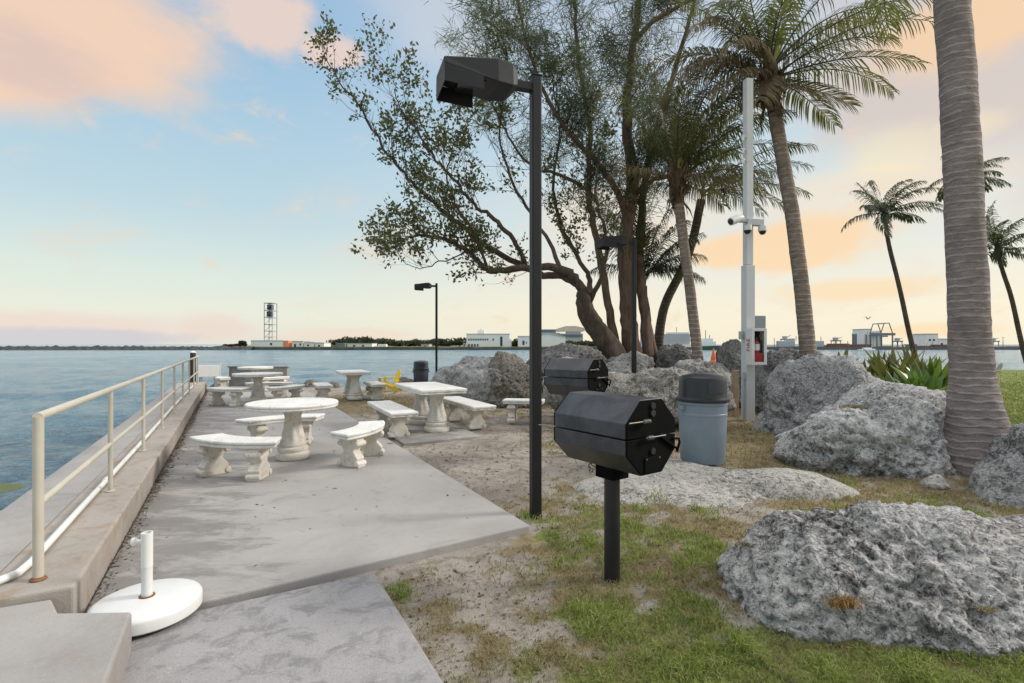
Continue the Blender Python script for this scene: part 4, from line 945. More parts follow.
# ------------------------------------------------------------------ palms
def frond_geo(az, el, length, droop, wind=(0, 0, 0), nl=46, lw=.018, ll=.55, hang=.35, seed=0, ragged=.12, fold=.6):
    rg = random.Random(seed); n = 16; p = Vector((0, 0, 0)); d = Vector((math.cos(el) * math.cos(az), math.cos(el) * math.sin(az), math.sin(el)))
    wv = Vector(wind); pts = [p.copy()]; dirs = [d.copy()]; ds = length / n
    for i in range(n):
        f = (i + 1) / n; d = (d + Vector((0, 0, -droop * f * ds)) + wv * ds * f).normalized(); p = p + d * ds; pts.append(p.copy()); dirs.append(d.copy())
    mb = MB(); V, F = [], []
    rad = [.022 * (1 - .85 * i / n) * (length / 3) ** .5 for i in range(n + 1)]
    mb.tube(pts, rad, 5, cap=False)
    def at(f):
        x = f * n; i = min(int(x), n - 1); t = x - i
        return pts[i].lerp(pts[i + 1], t), dirs[i].lerp(dirs[i + 1], t).normalized()
    for k in range(nl):
        f = .14 + .86 * k / (nl - 1)
        for sgn in (-1, 1):
            if rg.random() < ragged: continue
            q, t = at(min(1, f + rg.uniform(-.006, .006))); s = t.cross(Vector((0, 0, 1)))
            s = s.normalized() if s.length > .05 else Vector((math.sin(az), -math.cos(az), 0))
            up = s.cross(t).normalized(); L_ = ll * (math.sin(PI * (.12 + .80 * f)) ** .7) * rg.uniform(.8, 1.1)
            a = (s * sgn * .85 + t * (.35 + .75 * f) + up * fold * .35 * rg.uniform(.2, 1) + wv * .25).normalized()
            b = (a + Vector((0, 0, -hang * rg.uniform(.7, 1.4))) + wv * .35 * rg.uniform(.6, 1.4)).normalized()
            c = (b + Vector((0, 0, -hang * 1.6 * rg.uniform(.6, 1.4))) + wv * .4).normalized()
            m1 = q + a * L_ * .34; m2 = m1 + b * L_ * .36; e = m2 + c * L_ * .32
            wd = (t - a * t.dot(a)).normalized() * lw * .5
            V += [q - wd * .5, q + wd * .5, m1 - wd, m1 + wd, m2 - wd * .8, m2 + wd * .8, e]
            i = len(V) - 7; F += [(i, i + 1, i + 3, i + 2), (i + 2, i + 3, i + 5, i + 4), (i + 4, i + 5, i + 6)]
    mb.add(V, F); return mb
def frond_part(root, at, mat, **kw):
    mb = frond_geo(**kw); mb.V = [tuple(Vector(v) + at) for v in mb.V]
    me = bpy.data.meshes.new('frond'); me.from_pydata(mb.V, [], mb.F); me.materials.append(mat)
    o = bpy.data.objects.new('frond', me); col.objects.link(o); o.parent = root; return o
def smooth_path(pts, k=8):
    pts = [Vector(p) for p in pts]; out = []
    for i in range(len(pts) - 1):
        p0 = pts[max(i - 1, 0)]; p1 = pts[i]; p2 = pts[i + 1]; p3 = pts[min(i + 2, len(pts) - 1)]
        for j in range(k):
            t = j / k; out.append(.5 * ((2 * p1) + (p2 - p0) * t + (2 * p0 - 5 * p1 + 4 * p2 - p3) * t * t + (-p0 + 3 * p1 - 3 * p2 + p3) * t ** 3))
    out.append(pts[-1]); return out
def palm(label, pts, radii, mat, group='palm trees', ring=0.0, n=20, k=14, thin=.72):
    base = Vector(pts[0]); root = thing('palm_tree', label, 'palm tree', base, 0, group)
    P = smooth_path([Vector(p) - base for p in pts], k); m = len(P)
    radii = [r_ * thin for r_ in radii]; rr = np.interp(np.linspace(0, 1, m), np.linspace(0, 1, len(radii)), radii); rg = random.Random(len(label))
    jit = [1 + (rg.uniform(-1, 1) * .02 + ring * (1 if i % 2 else -1)) for i in range(m)]
    mb = MB(); mb.tube(P, [a * b for a, b in zip(rr, jit)], n, mod=lambda i, a: 1 + .018 * math.sin(3 * a + i * .4) + .012 * math.sin(7 * a + i))
    mb.build('trunk', mat, root, smooth=80); return root, P[-1]
W_ = (.30, -.03, 0)
# thick palm at the right, crown out of the frame
g1 = A(977, 470, 6.1)
p1, t1 = palm('thick ringed palm trunk at the right with flared base', [(g1.x - .0, g1.y, -.12), A(977, 440, 6.1), A(974, 400, 6.12), A(970, 340, 6.15), A(965, 230, 6.2), A(960, 120, 6.25), A(954, 30, 6.3), A(945, -60, 6.35), A(934, -170, 6.4)],
    [.49, .42, .335, .265, .238, .228, .222, .216, .21, .205, .2], M['palm_bark'], ring=.003, n=40, k=16, thin=.84)
for i in range(16):
    a = i * 2.4; frond_part(p1, t1, M['frond'], az=a, el=R(random.uniform(-10, 70)), length=random.uniform(2.6, 3.3), droop=.35, wind=W_, ll=.6, lw=.028, seed=i)
mb = MB(); mb.lathe([(.20, -.25), (.27, 0), (.16, .5), (.05, .9)], 16, t1); mb.build('crown_shaft', M['frond_dry'], p1, smooth=60)
def petioles(root, t, n):
    rg = random.Random(n)
    for i in range(n):
        a = rg.uniform(0, 2 * PI); mb = MB(); d = Vector((math.cos(a) * .28, math.sin(a) * .28, 1)).normalized(); p = Vector(t) + Vector((0, 0, .1))
        mb.tube([p, p + d * .5, p + d * 1.1 + Vector((math.cos(a), math.sin(a), 0)) * .08], [.04, .03, .02], 6); mb.build('petiole', M['petiole'], root, smooth=60)
def sheath(root, t, r):
    """old leaf bases and fibre wrapped round the top of the trunk"""
    rg = random.Random(int(r * 1000)); mb = MB()
    mb.lathe([(r * .85, -.45), (r * 1.05, -.2), (r * 1.0, .1), (r * .6, .5), (r * .2, .8)], 14, t, lambda a, z, q: 1 + .12 * math.sin(5 * a + z * 7))
    for i in range(90):
        a = rg.uniform(0, 2 * PI); z = rg.uniform(-.45, .35); l = rg.uniform(.25, .6); up = rg.random() < .55
        o = Vector((math.cos(a), math.sin(a), 0)); s_ = Vector((-math.sin(a), math.cos(a), 0)); p = Vector(t) + o * r * .95 + Vector((0, 0, z)); w_ = rg.uniform(.012, .05)
        e = p + o * rg.uniform(.06, .22) + Vector((0, 0, l if up else -l)) + s_ * rg.uniform(-.1, .1); m_ = p.lerp(e, .5) + o * rg.uniform(.03, .09)
        mb.add([p - s_ * w_, p + s_ * w_, m_ + s_ * w_ * .8, m_ - s_ * w_ * .8, e + s_ * w_ * .2, e - s_ * w_ * .2], [(0, 1, 2, 3), (3, 2, 4, 5)])
    mb.build('crown_shaft', M['sheath'], root)
M['sheath'] = leaf('palm_sheath', [(0, (.05, .032, .02)), (.5, (.12, .08, .05)), (1, (.22, .16, .10))], .1, .9)
# middle palm
p2, t2 = palm('tall palm in the middle with a wide green and brown crown', [tuple(A(816, 392, 11.4)), A(808, 350, 11.4), A(803, 300, 11.4), A(793, 220, 11.4), A(781, 150, 11.4), A(770, 85, 11.4)], [.26, .24, .225, .215, .205, .195, .19], M['palm_bark_brown'], ring=.008, k=18)
sheath(p2, t2, .21); petioles(p2, t2, 6)
def fr(root, t, mat, L_): 
    for i, (az, el, ln, dr, hg) in enumerate(L_): frond_part(root, t + Vector((0, 0, .1 + .02 * i)), mat, az=R(az), el=R(el), length=ln * 1.1, droop=dr, wind=W_, nl=60, ll=.74, lw=.028, hang=hg * 1.25, seed=i * 7 + int(ln * 100), ragged=.24)
fr(p2, t2, M['frond'], [(-12, 38, 3.5, .55, .9), (15, 22, 3.1, .55, .8), (-30, 8, 2.5, .50, .55), (-60, 12, 2.2, .7, .5), (30, -2, 2.2, .6, .5), (60, 55, 3, .3, .5), (170, 30, 2.6, .75, .6), (200, 45, 2.6, .6, .6), (-90, 68, 2.6, .3, .5), (-20, 62, 3.2, .55, .9), (-140, 48, 2.8, .55, .6), (5, 50, 3.4, .6, .9), (80, 20, 2.8, .5, .7), (-45, 25, 2.8, .5, .8), (25, 45, 3.3, .35, .7), (185, 62, 2.8, .5, .7), (215, 25, 2.5, .7, .8), (155, 52, 2.8, .55, .7), (50, 75, 3, .25, .5), (-110, 30, 2.3, .6, .7)])
fr(p2, t2, M['frond_dry'], [(-25, -22, 1.6, .5, .25), (-70, -35, 1.5, .4, .3), (160, 5, 2.2, .95, .6), (185, 18, 2.3, .85, .7), (210, -5, 2.0, .8, .6), (230, -30, 1.5, .5, .5), (140, -20, 1.8, .6, .6), (175, 28, 2.5, .9, .9), (195, 8, 2.4, .7, .9), (220, 12, 2.2, .8, .9), (150, 20, 2.5, .9, .9), (205, 30, 2.5, .95, .9)])
# palm behind the bin
p3, t3 = palm('palm with a slender pale trunk behind the bin and windswept fronds', [tuple(A(701, 385, 12.6)), A(697, 350, 12.6), A(690, 290, 12.6), A(682, 230, 12.6), A(677, 186, 12.6)], [.20, .175, .17, .165, .16], M['palm_bark_brown'], ring=.008, k=18)
sheath(p3, t3, .17); petioles(p3, t3, 5)
fr(p3, t3, M['frond'], [(0, 50, 2.9, .35, .7), (20, 62, 2.9, .35, .7), (-30, 66, 2.8, .4, .7), (-60, 75, 2.7, .35, .6), (150, 76, 2.4, .4, .6), (60, 62, 2.8, .3, .6), (-10, 30, 2.7, .5, .8), (-40, 38, 2.5, .5, .8), (180, 55, 2.3, .55, .8), (-110, 60, 2.3, .5, .7), (100, 70, 2.7, .3, .6), (40, 38, 2.6, .5, .8), (-75, 45, 2.3, .55, .8)])
fr(p3, t3, M['frond_dry'], [(5, 14, 2.1, .8, .7), (-30, 12, 1.9, .8, .7), (150, 25, 2.1, .4, .3), (190, 12, 1.6, .6, .5), (40, 5, 1.9, .7, .7), (-60, -10, 1.5, .6, .6)])
# dark curved palm behind
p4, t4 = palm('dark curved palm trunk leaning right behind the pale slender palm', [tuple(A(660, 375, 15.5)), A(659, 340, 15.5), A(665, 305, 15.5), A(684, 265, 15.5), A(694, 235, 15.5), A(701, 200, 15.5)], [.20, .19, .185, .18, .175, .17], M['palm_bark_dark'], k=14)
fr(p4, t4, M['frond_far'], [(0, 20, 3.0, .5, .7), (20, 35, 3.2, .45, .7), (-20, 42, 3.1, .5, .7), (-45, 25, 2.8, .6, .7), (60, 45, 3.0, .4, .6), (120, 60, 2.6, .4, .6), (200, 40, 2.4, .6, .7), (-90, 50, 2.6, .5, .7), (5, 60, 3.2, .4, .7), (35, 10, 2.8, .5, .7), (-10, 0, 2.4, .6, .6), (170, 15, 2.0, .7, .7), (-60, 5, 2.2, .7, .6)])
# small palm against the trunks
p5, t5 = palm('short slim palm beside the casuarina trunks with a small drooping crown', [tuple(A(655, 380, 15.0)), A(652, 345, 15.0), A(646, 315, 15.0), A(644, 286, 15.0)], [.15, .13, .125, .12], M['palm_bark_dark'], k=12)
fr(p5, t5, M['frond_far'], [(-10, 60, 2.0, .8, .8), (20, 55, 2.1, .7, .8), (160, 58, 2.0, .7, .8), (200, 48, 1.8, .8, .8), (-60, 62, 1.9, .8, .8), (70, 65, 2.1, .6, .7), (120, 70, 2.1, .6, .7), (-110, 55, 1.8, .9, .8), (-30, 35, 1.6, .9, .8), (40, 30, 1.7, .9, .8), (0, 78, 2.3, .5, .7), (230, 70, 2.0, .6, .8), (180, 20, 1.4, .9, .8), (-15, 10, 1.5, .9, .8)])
# windswept palms on the far lawn
def far_palm(label, pts, radii, seed, sz):
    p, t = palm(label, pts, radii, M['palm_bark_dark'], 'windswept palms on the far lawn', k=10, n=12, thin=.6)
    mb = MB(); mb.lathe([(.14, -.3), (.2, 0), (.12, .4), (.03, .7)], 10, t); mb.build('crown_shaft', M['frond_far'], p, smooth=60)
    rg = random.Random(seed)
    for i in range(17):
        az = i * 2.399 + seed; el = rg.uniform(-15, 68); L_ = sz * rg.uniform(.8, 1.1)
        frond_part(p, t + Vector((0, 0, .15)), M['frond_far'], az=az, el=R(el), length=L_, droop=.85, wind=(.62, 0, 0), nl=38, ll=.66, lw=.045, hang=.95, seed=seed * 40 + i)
far_palm('slim windswept palm on the far lawn left of the thick palm', [tuple(A(922, 378, 26)), A(912, 345, 26), A(900, 290, 26), A(889, 245, 26), A(885, 217, 26)], [.24, .19, .17, .16, .15], 3, 2.35)
far_palm('slim windswept palm at the right edge of the photo', [tuple(A(1030, 372, 27)), A(1022, 345, 27), A(1012, 300, 27), A(1003, 272, 27), A(998, 254, 27)], [.24, .19, .17, .16, .15], 5, 2.5)
far_palm('tall windswept palm hidden behind the thick palm trunk', [tuple(A(975, 375, 30)), A(972, 330, 30), A(968, 250, 30), A(966, 180, 30)], [.24, .19, .17, .15], 8, 2.1)

# ------------------------------------------------------------------ broad trees
class Tree:
    def __init__(s, base, seed): s.base = Vector(base); s.wood = MB(s.base); s.twig = MB(s.base); s.tips = []; s.rg = random.Random(seed)
    def limb(s, pts, r0, r1, k=6, n=12, wob=.03):
        P = smooth_path(pts, k); m = len(P)
        for i in range(1, m - 1): P[i] = P[i] + Vector((s.rg.uniform(-wob, wob), s.rg.uniform(-wob, wob), s.rg.uniform(-wob, wob)))
        rad = [r0 + (r1 - r0) * (i / (m - 1)) ** .85 for i in range(m)]
        s.wood.tube(P, rad, n, mod=lambda i, a: 1 + .10 * math.sin(3 * a + i * .3) + .05 * math.sin(5 * a - i * .5)); return P, rad
    def grow(s, p, d, L_, r, lev, up=.12, spread=.8, nb=4, leafy=None):
        rg = s.rg; pts = [p]; n = 5
        for i in range(n):
            d = (d + Vector((rg.uniform(-1, 1), rg.uniform(-1, 1), rg.uniform(-1, 1))) * .22 + Vector((0, 0, up))).normalized(); pts.append(pts[-1] + d * L_ / n)
        s.twig.tube(pts, [r * (1 - .7 * i / n) for i in range(n + 1)], 5 if r > .012 else 3, cap=False)
        if lev == 0:
            for i in range(2, n + 1): s.tips.append((pts[i], d.copy()))
            return
        for k in range(nb):
            f = rg.uniform(.3, 1) if k else 1.0; i = min(int(f * n), n)
            ax = Vector((rg.uniform(-1, 1), rg.uniform(-1, 1), rg.uniform(-.7, .9))).normalized()
            s.grow(pts[i], (d + ax * spread).normalized(), L_ * rg.uniform(.45, .7), r * .5, lev - 1, up, spread, nb)
def leaf_cloud(tips, per, spread, L_, Wd, droop=0.0, elong=False, seed=0, base=Vector((0, 0, 0))):
    rg = np.random.default_rng(seed); T = np.array([t[0][:] for t in tips]); D_ = np.array([t[1][:] for t in tips]); n = len(T) * per
    idx = np.repeat(np.arange(len(T)), per); P = T[idx] + rg.normal(0, spread, (n, 3))
    a = D_[idx] * .8 + rg.normal(0, .6, (n, 3)); a[:, 2] -= droop; a /= np.linalg.norm(a, axis=1)[:, None]
    b = rg.normal(0, 1, (n, 3)); b -= a * (a * b).sum(1)[:, None]; b /= np.linalg.norm(b, axis=1)[:, None]
    l = (L_ * rg.uniform(.6, 1.25, n))[:, None]; w_ = (Wd * rg.uniform(.7, 1.2, n))[:, None]
    P = P - np.array(base[:])[None]
    if elong: V = np.stack([P - b * w_, P + b * w_, P + a * l + b * w_ * .4, P + a * l - b * w_ * .4], 1)
    else: V = np.stack([P, P + a * l * .5 + b * w_, P + a * l, P + a * l * .5 - b * w_], 1)
    return V.reshape(-1, 3), np.arange(n * 4).reshape(n, 4)
def px_path(L_): return [A(x, y, Y) for x, y, Y in L_]
TB = A(632, 372, 14.0)
# spreading broad leaved tree
tA = Tree((TB.x - .3, TB.y, .1), 5)
main = [(628, 392, 14.0), (612, 352, 14.0), (597, 330, 13.9), (586, 308, 13.8), (584, 293, 13.7)]
P0, r0 = tA.limb(px_path(main), .36, .19, wob=.02, n=18)
limbs = [
 ([(584, 293, 13.7), (574, 279, 13.6), (559, 268, 13.5), (528, 267, 13.3), (494, 271, 13.1), (482, 266, 13.0), (468, 251, 12.9), (444, 240, 12.8), (418, 236, 12.7), (398, 240, 12.6)], .20, .03),
 ([(580, 285, 13.7), (562, 277, 13.7), (540, 274, 13.8), (519, 264, 13.8), (493, 250, 13.6), (468, 231, 13.5), (448, 216, 13.4), (428, 198, 13.3), (408, 178, 13.2), (388, 155, 13.1), (362, 110, 13.0), (340, 82, 12.9), (327, 60, 12.9)], .17, .012),
 ([(525, 266, 13.6), (514, 240, 13.2), (494, 219, 13.0), (474, 204, 12.9), (455, 181, 12.8), (436, 160, 12.7), (417, 130, 12.6), (401, 108, 12.6), (394, 84, 12.5)], .10, .012),
 ([(487, 268, 13.1), (474, 232, 12.6), (459, 210, 12.4), (447, 178, 12.3), (452, 150, 12.2), (470, 118, 12.2)], .06, .012),
 ([(586, 300, 13.7), (590, 280, 14.0), (578, 258, 14.1), (560, 225, 14.2), (553, 180, 14.3), (560, 130, 14.4), (552, 80, 14.5)], .13, .02),
 ([(560, 268, 13.5), (545, 235, 13.9), (522, 200, 14.1), (505, 160, 14.2), (500, 120, 14.2), (510, 70, 14.3), (495, 20, 14.3)], .09, .012),
 ([(588, 305, 13.8), (600, 278, 13.5), (606, 240, 13.4), (596, 195, 13.3), (600, 150, 13.2)], .12, .02),
 ([(470, 252, 12.9), (440, 262, 12.4), (420, 268, 12.2), (404, 262, 12.1)], .03, .008),
]
for L_, a, b in limbs:
    P, rad = tA.limb(px_path(L_), a * .68, b * .8, k=5, n=9, wob=.035); m = len(P)
    for i in range(int(m * .32), m, 2):
        for _ in range(2):
            t = (P[min(i + 1, m - 1)] - P[i - 1]).normalized(); v = Vector((tA.rg.uniform(-1, .6), tA.rg.uniform(-.9, .9), tA.rg.uniform(-.3, 1.1)))
            tA.grow(P[i], (t * .7 + v).normalized(), tA.rg.uniform(.6, 1.15), min(.012, rad[i] * .4), 1, .10, .9, 4)
    tA.grow(P[-1], (P[-1] - P[-3]).normalized(), .6, .012, 1, .05, .8, 5)
rA = thing('broadleaf_tree', 'spreading tree with long bare limbs reaching left over the tables', 'tree', tA.base)
tA.wood.build('trunk', M['bark_limb'], rA, smooth=80); tA.twig.build('branches', M['bark_branch'], rA)
tA.tips = [t for t in tA.tips if fbm(np.array([t[0][:]]) * 1.3, 2, 7)[0] > -.13]
V, F = leaf_cloud(tA.tips, 5, .075, .115, .034, .2, seed=2, base=tA.base); np_mesh('crown', V, F, M['leaf_almond'], rA, smooth=False)
print('tree A tips', len(tA.tips), len(F))
# casuarina
tB = Tree((TB.x + .2, TB.y + .5, .1), 9)
lead = [
 ([(640, 392, 14.5), (630, 340, 14.5), (627, 300, 14.5), (626, 240, 14.5), (632, 180, 14.6), (626, 120, 14.7), (632, 60, 14.8), (640, -10, 14.9), (638, -90, 15)], .29, .06),
 ([(648, 392, 14.6), (646, 330, 14.6), (640, 270, 14.7), (642, 210, 14.8), (652, 150, 14.9), (668, 90, 15), (690, 20, 15.2), (700, -50, 15.2)], .18, .04),
 ([(622, 380, 14.4), (612, 330, 14.4), (606, 290, 14.4), (597, 240, 14.3), (588, 190, 14.2), (590, 130, 14.1), (580, 70, 14.0), (574, 0, 14), (566, -70, 14)], .14, .03),
 ([(660, 385, 14.7), (652, 345, 14.7), (641, 300, 14.7), (638, 250, 14.8)], .14, .09),
 ([(627, 215, 14.5), (610, 180, 14.0), (585, 150, 13.6), (560, 120, 13.4), (535, 70, 13.3), (520, 10, 13.2), (512, -50, 13.2)], .10, .02),
 ([(588, 190, 14.2), (560, 175, 14.6), (530, 165, 15.0), (505, 130, 15.2), (490, 90, 15.3), (485, 40, 15.4)], .06, .012),
 ([(628, 200, 14.6), (655, 180, 14.2), (690, 172, 13.9), (700, 150, 13.8)], .07, .03),
 ([(636, 40, 14.8), (655, 20, 14.4), (690, 0, 14.2), (720, -20, 14)], .08, .03),
]
for li, (L_, a, b) in enumerate(lead):
    P, rad = tB.limb(px_path(L_), a, b, k=6, n=14 if a > .15 else 8, wob=.03); m = len(P)
    if li == 3: continue
    for i in range(int(m * (.38 if li < 3 else .3)), m):
        for _ in range(2):
            if P[i].z > 12.5: break
            t = (P[min(i + 1, m - 1)] - P[i - 1]).normalized(); an = tB.rg.uniform(0, 2 * PI); v = Vector((math.cos(an) * 1.1, math.sin(an) * .8, tB.rg.uniform(.0, .8)))
            tB.grow(P[i], (t * .35 + v).normalized(), tB.rg.uniform(.8, 1.9), min(.012, rad[i] * .3), 1, .06, .7, 5)
rB = thing('casuarina_tree', 'tall wispy casuarina with several reddish trunks behind the grills', 'tree', tB.base)
tB.wood.build('trunk', M['bark'], rB, smooth=80); tB.twig.build('branches', M['bark_branch'], rB)
tips = [t for t in tB.tips if (t[0].x < 5.2 or tB.rg.random() < .3) and fbm(np.array([t[0][:]]) * .75, 2, 3)[0] > .0]
V, F = leaf_cloud(tips, 9, .13, .34, .0095, .55, True, 4, tB.base); np_mesh('crown', V, F, M['leaf_pine'], rB, smooth=False)
print('tree B tips', len(tips), len(F))
# twig with a few leaves hanging in from above (right of the camera post)
# ------------------------------------------------------------------ strap leaved plants behind the boulders
def strap_plant(label, c, n, L_, mat, seed, wd=.05, lean=(0, 0)):
    rg = random.Random(seed); mb = MB()
    for i in range(n):
        az = i * 2.4 + rg.uniform(-.3, .3); el = R(rg.uniform(35, 82)); l = L_ * rg.uniform(.65, 1.1); d = Vector((math.cos(az) * math.cos(el) + lean[0], math.sin(az) * math.cos(el) + lean[1], math.sin(el))).normalized()
        p = Vector((rg.uniform(-.06, .06), rg.uniform(-.06, .06), 0)); s = d.cross(Vector((0, 0, 1))).normalized(); V = []; nn = 7; kk = rg.uniform(.2, .7)
        tw = rg.uniform(-.8, .8)
        for j in range(nn + 1):
            f = j / nn; w_ = wd * (.55 + 1.4 * f * (1 - f) * 1.6) * (1 - f ** 4) * rg.uniform(.95, 1.05); u_ = d.cross(s); ss = (s * math.cos(tw * f) + u_ * math.sin(tw * f))
            V += [p - ss * w_, p + u_ * -w_ * .35, p + ss * w_]
            d = (d + Vector((0, 0, -kk * f * .35))).normalized(); p = p + d * l / nn
        b = len(mb.V); mb.V += [tuple(v) for v in V]
        for j in range(nn):
            for q in (0, 1): mb.F.append((b + j * 3 + q, b + j * 3 + q + 1, b + j * 3 + q + 4, b + j * 3 + q + 3))
    me = bpy.data.meshes.new('leaves'); me.from_pydata(mb.V, [], mb.F); me.materials.append(mat); me.polygons.foreach_set('use_smooth', [True] * len(me.polygons))
    r = thing('strap_leaf_plant', label, 'plant', c, 0, 'strap leaved plants behind the boulders'); o = bpy.data.objects.new('leaves', me); col.objects.link(o); o.parent = r
    mb = MB(); mb.lathe([(.07, -.1), (.06, .05), (.03, .12)], 8); mb.build('stem', mat, r); return r
spots = [(864, 398, 10.2, .75, 'olive strap leaf plant, leftmost of the clump by the grey boulder', 0), (880, 396, 10.4, .85, 'olive strap leaf plant, second of the clump from the grey boulder', 0), (897, 397, 10.0, .9, 'tall olive strap leaf plant in the middle of the clump', 0), (912, 396, 10.3, .85, 'olive strap leaf plant in front of the slim windswept palm', 0),
         (890, 412, 9.0, .62, 'olive brown strap leaf plant low over the pale boulder', 0), (908, 415, 8.6, .66, 'bright green strap leaf plant over the pale boulder', 1), (926, 412, 8.6, .72, 'bright green broad leaf plant touching the thick palm trunk', 1), (935, 402, 9.4, .74, 'green strap leaf plant half behind the thick palm trunk', 1), (842, 372, 13.5, .6, 'lone small olive plant on top of the dark rocks', 0)]
for k, (px, py, Y, L_, lb, g_) in enumerate(spots):
    strap_plant(lb, tuple(A(px, py, Y)), 34 if k < 8 else 9, L_ * 1.25, M['strap_green'] if g_ else M['strap'], k + 1, .07 if g_ else .058)
# ------------------------------------------------------------------ the far shore
def rect(mb, x0, x1, y0, y1, Y, dep):
    a = A(x0, y1, Y); b = A(x1, y0, Y); mb.box(((a.x + b.x) / 2, Y + dep / 2, (a.z + b.z) / 2), (abs(b.x - a.x), dep, abs(b.z - a.z))); return mb
def far(name, label, cat, px, Y, group=None):
    return thing(name, label, cat, ((px - 512) / 512 * Y, Y, .25), 0, group)
def part(root, name, mat, rects, bevel=0):
    """rects: (x0,x1,y0,y1,Y,depth)"""
    mb = MB(root.location)
    for r in rects: rect(mb, *r)
    return mb.build(name, mat, root, bevel=bevel)
SH = 213.0
def strip(name, pxs, Y0, Y1, z, mat):
    P = [((px - 512) / 512 * y, y) for px, y in pxs] ; mb = MB()
    mb.slab(P + [((pxs[-1][0] - 512) / 512 * Y1, Y1), ((pxs[0][0] - 512) / 512 * Y1, Y1)], -2.5, z); o = mb.build(name, mat); tag(o, kind='structure')
grassy = paint('far_lawn', (.15, .17, .07), .9, .35, .08, 0, wear=(.27, .25, .18), wear_amt=.4)
strip('far_shore', [(232, 222), (250, 214), (330, 212), (480, 214), (560, 216), (640, 218)], 0, 420, .35, grassy)
strip('far_quay', [(640, 218), (760, 222), (900, 222), (1080, 222), (1300, 225)], 0, 520, .15, paint('far_quay_stone', (.13, .12, .115), .9, .3, .1, 0))
sea = paint('far_seawall', (.10, .095, .085), .9, .45, .35, 0)
mb = MB(); pw = [(232, 221.4), (250, 213.4), (330, 211.4), (480, 213.4), (560, 215.4), (640, 217.4)]
for (a, ya), (b, yb) in zip(pw[:-1], pw[1:]):
    p = Vector(((a - 512) / 512 * ya, ya, 0)); q = Vector(((b - 512) / 512 * yb, yb, 0)); mb.slab([(p.x, p.y), (q.x, q.y), (q.x, q.y + .55), (p.x, p.y + .55)], -2, -.25)
o = mb.build('far_seawall', sea); tag(o, kind='structure')
# rock jetty
nx, ny = 700, 9; xs = np.linspace((-700 - 512) / 512 * 205, (252 - 512) / 512 * 212, nx); jt = np.linspace(-1, 1, ny)
X, T = np.meshgrid(xs, jt, indexing='ij'); Yj = 205 + (X - xs[0]) / (xs[-1] - xs[0]) * 9; P = np.stack([X.ravel(), (Yj + T * 4.5).ravel(), ((1 - np.abs(T) ** 1.5) * 2.1 - 1.6).ravel()], 1)
P[:, 2] += fbm(P * .55, 3, 5) * 1.1; P[:, 1] += pnoise(P * .6, 9) * .8
i = (np.arange(nx - 1)[:, None] * ny + np.arange(ny - 1)[None]).ravel(); F = np.stack([i, i + ny, i + ny + 1, i + 1], 1)
jr = paint('jetty_rock', (.055, .055, .052), .95, .5, .8, 0, wear=(.2, .19, .17), wear_amt=.35)
o = np_mesh('jetty', P, F, jr, smooth=False); tag(o, 'long dark rock jetty across the water at the left', 'jetty')
# sheds and tower
s = far('shed', 'long white shed with an orange end on the far point', 'shed', 268, SH + 3)
part(s, 'wall', M['far_white'], [(251, 283, 341, 348.6, SH + 3, 9)]); part(s, 'orange_end', M['far_orange'], [(283.1, 288, 340.6, 348.6, SH + 3, 9)]); part(s, 'roof', M['far_cream'], [(250.6, 283, 340.3, 340.95, SH + 2.8, 9.4)]); part(s, 'window', M['far_dark'], [(270, 272, 343, 345, SH + 2.9, .2)])
tw = far('radar_tower', 'open steel lattice tower on the far point', 'tower', 269.5, SH + 9)
Yt = SH + 9; x0, x1 = 264.3, 272.2; yl = [303, 310.5, 317.5, 324.5, 331, 337, 341]
mb = MB(tw.location)
for px in (x0, x1):
    for dy in (0, 4.4): a = A(px, 303, Yt); b = A(px, 348, Yt); mb.tube([(a.x, Yt + dy, b.z), (a.x, Yt + dy, a.z)], .17, 6)
mb.build('column', M['tower_steel'], tw)
for y in yl[:-1]:
    mb = MB(tw.location); a = A(x0, y, Yt); b = A(x1, y, Yt); mb.box(((a.x + b.x) / 2, Yt + 2.2, a.z), (b.x - a.x + .3, 4.7, .22)); mb.build('platform', M['tower_steel'], tw)
mb = MB(tw.location)
for ya, yb in zip(yl[:-1], yl[1:]): a = A(x0, ya, Yt); b = A(x1, yb, Yt); mb.tube([(a.x, Yt, b.z), (b.x, Yt, a.z)], .07, 5)
mb.build('brace', M['tower_steel'], tw)
part(tw, 'equipment', M['far_dark'], [(267, 271, 304.5, 309.7, Yt + 1, 2.5), (266.6, 270.6, 311.5, 316.7, Yt + 1, 2.5)])
def box_house(label, x0, x1, y0, y1, Y, mat, wins=(), dep=8, name='shed', cat='shed', group=None, roof=None):
    h = far(name, label, cat, (x0 + x1) / 2, Y, group); part(h, 'wall', mat, [(x0, x1, y0, y1, Y, dep)]); part(h, 'roof', roof or M['far_grey'], [(x0 - .3, x1 + .3, y0 - .45, y0 - .04, Y - .3, dep + .6)])
    for w_ in wins: part(h, 'window', M['far_dark'], [(*w_, Y - .08, .2)])
    return h
g_ = 'small white sheds on the far point'
box_house('small white shed right of the orange end', 292, 303, 341.5, 348.6, SH + 4, M['far_white'], [(294, 296, 344, 348), (299.5, 301, 343.5, 345.5)], group=g_)
box_house('low pale shed in the row of far sheds', 304, 314, 342.5, 348.7, SH + 4, M['far_white'], [(307, 309, 344.5, 346)], group=g_)
box_house('white shed in front of the dark truck', 315, 324, 343, 348.6, SH + 4, M['far_white'], [(318, 320, 345, 348.4)], group=g_)
box_house('long low white shed right of the dark truck', 347, 372, 343.6, 348.7, SH + 4, M['far_white'], [(353, 355, 345, 346.6), (362, 364, 345, 346.6)], group=g_)
box_house('small cream hut under the far trees', 421, 429, 344.5, 347.5, SH + 14, M['far_cream'], [(424, 425.5, 345.6, 346.8)])
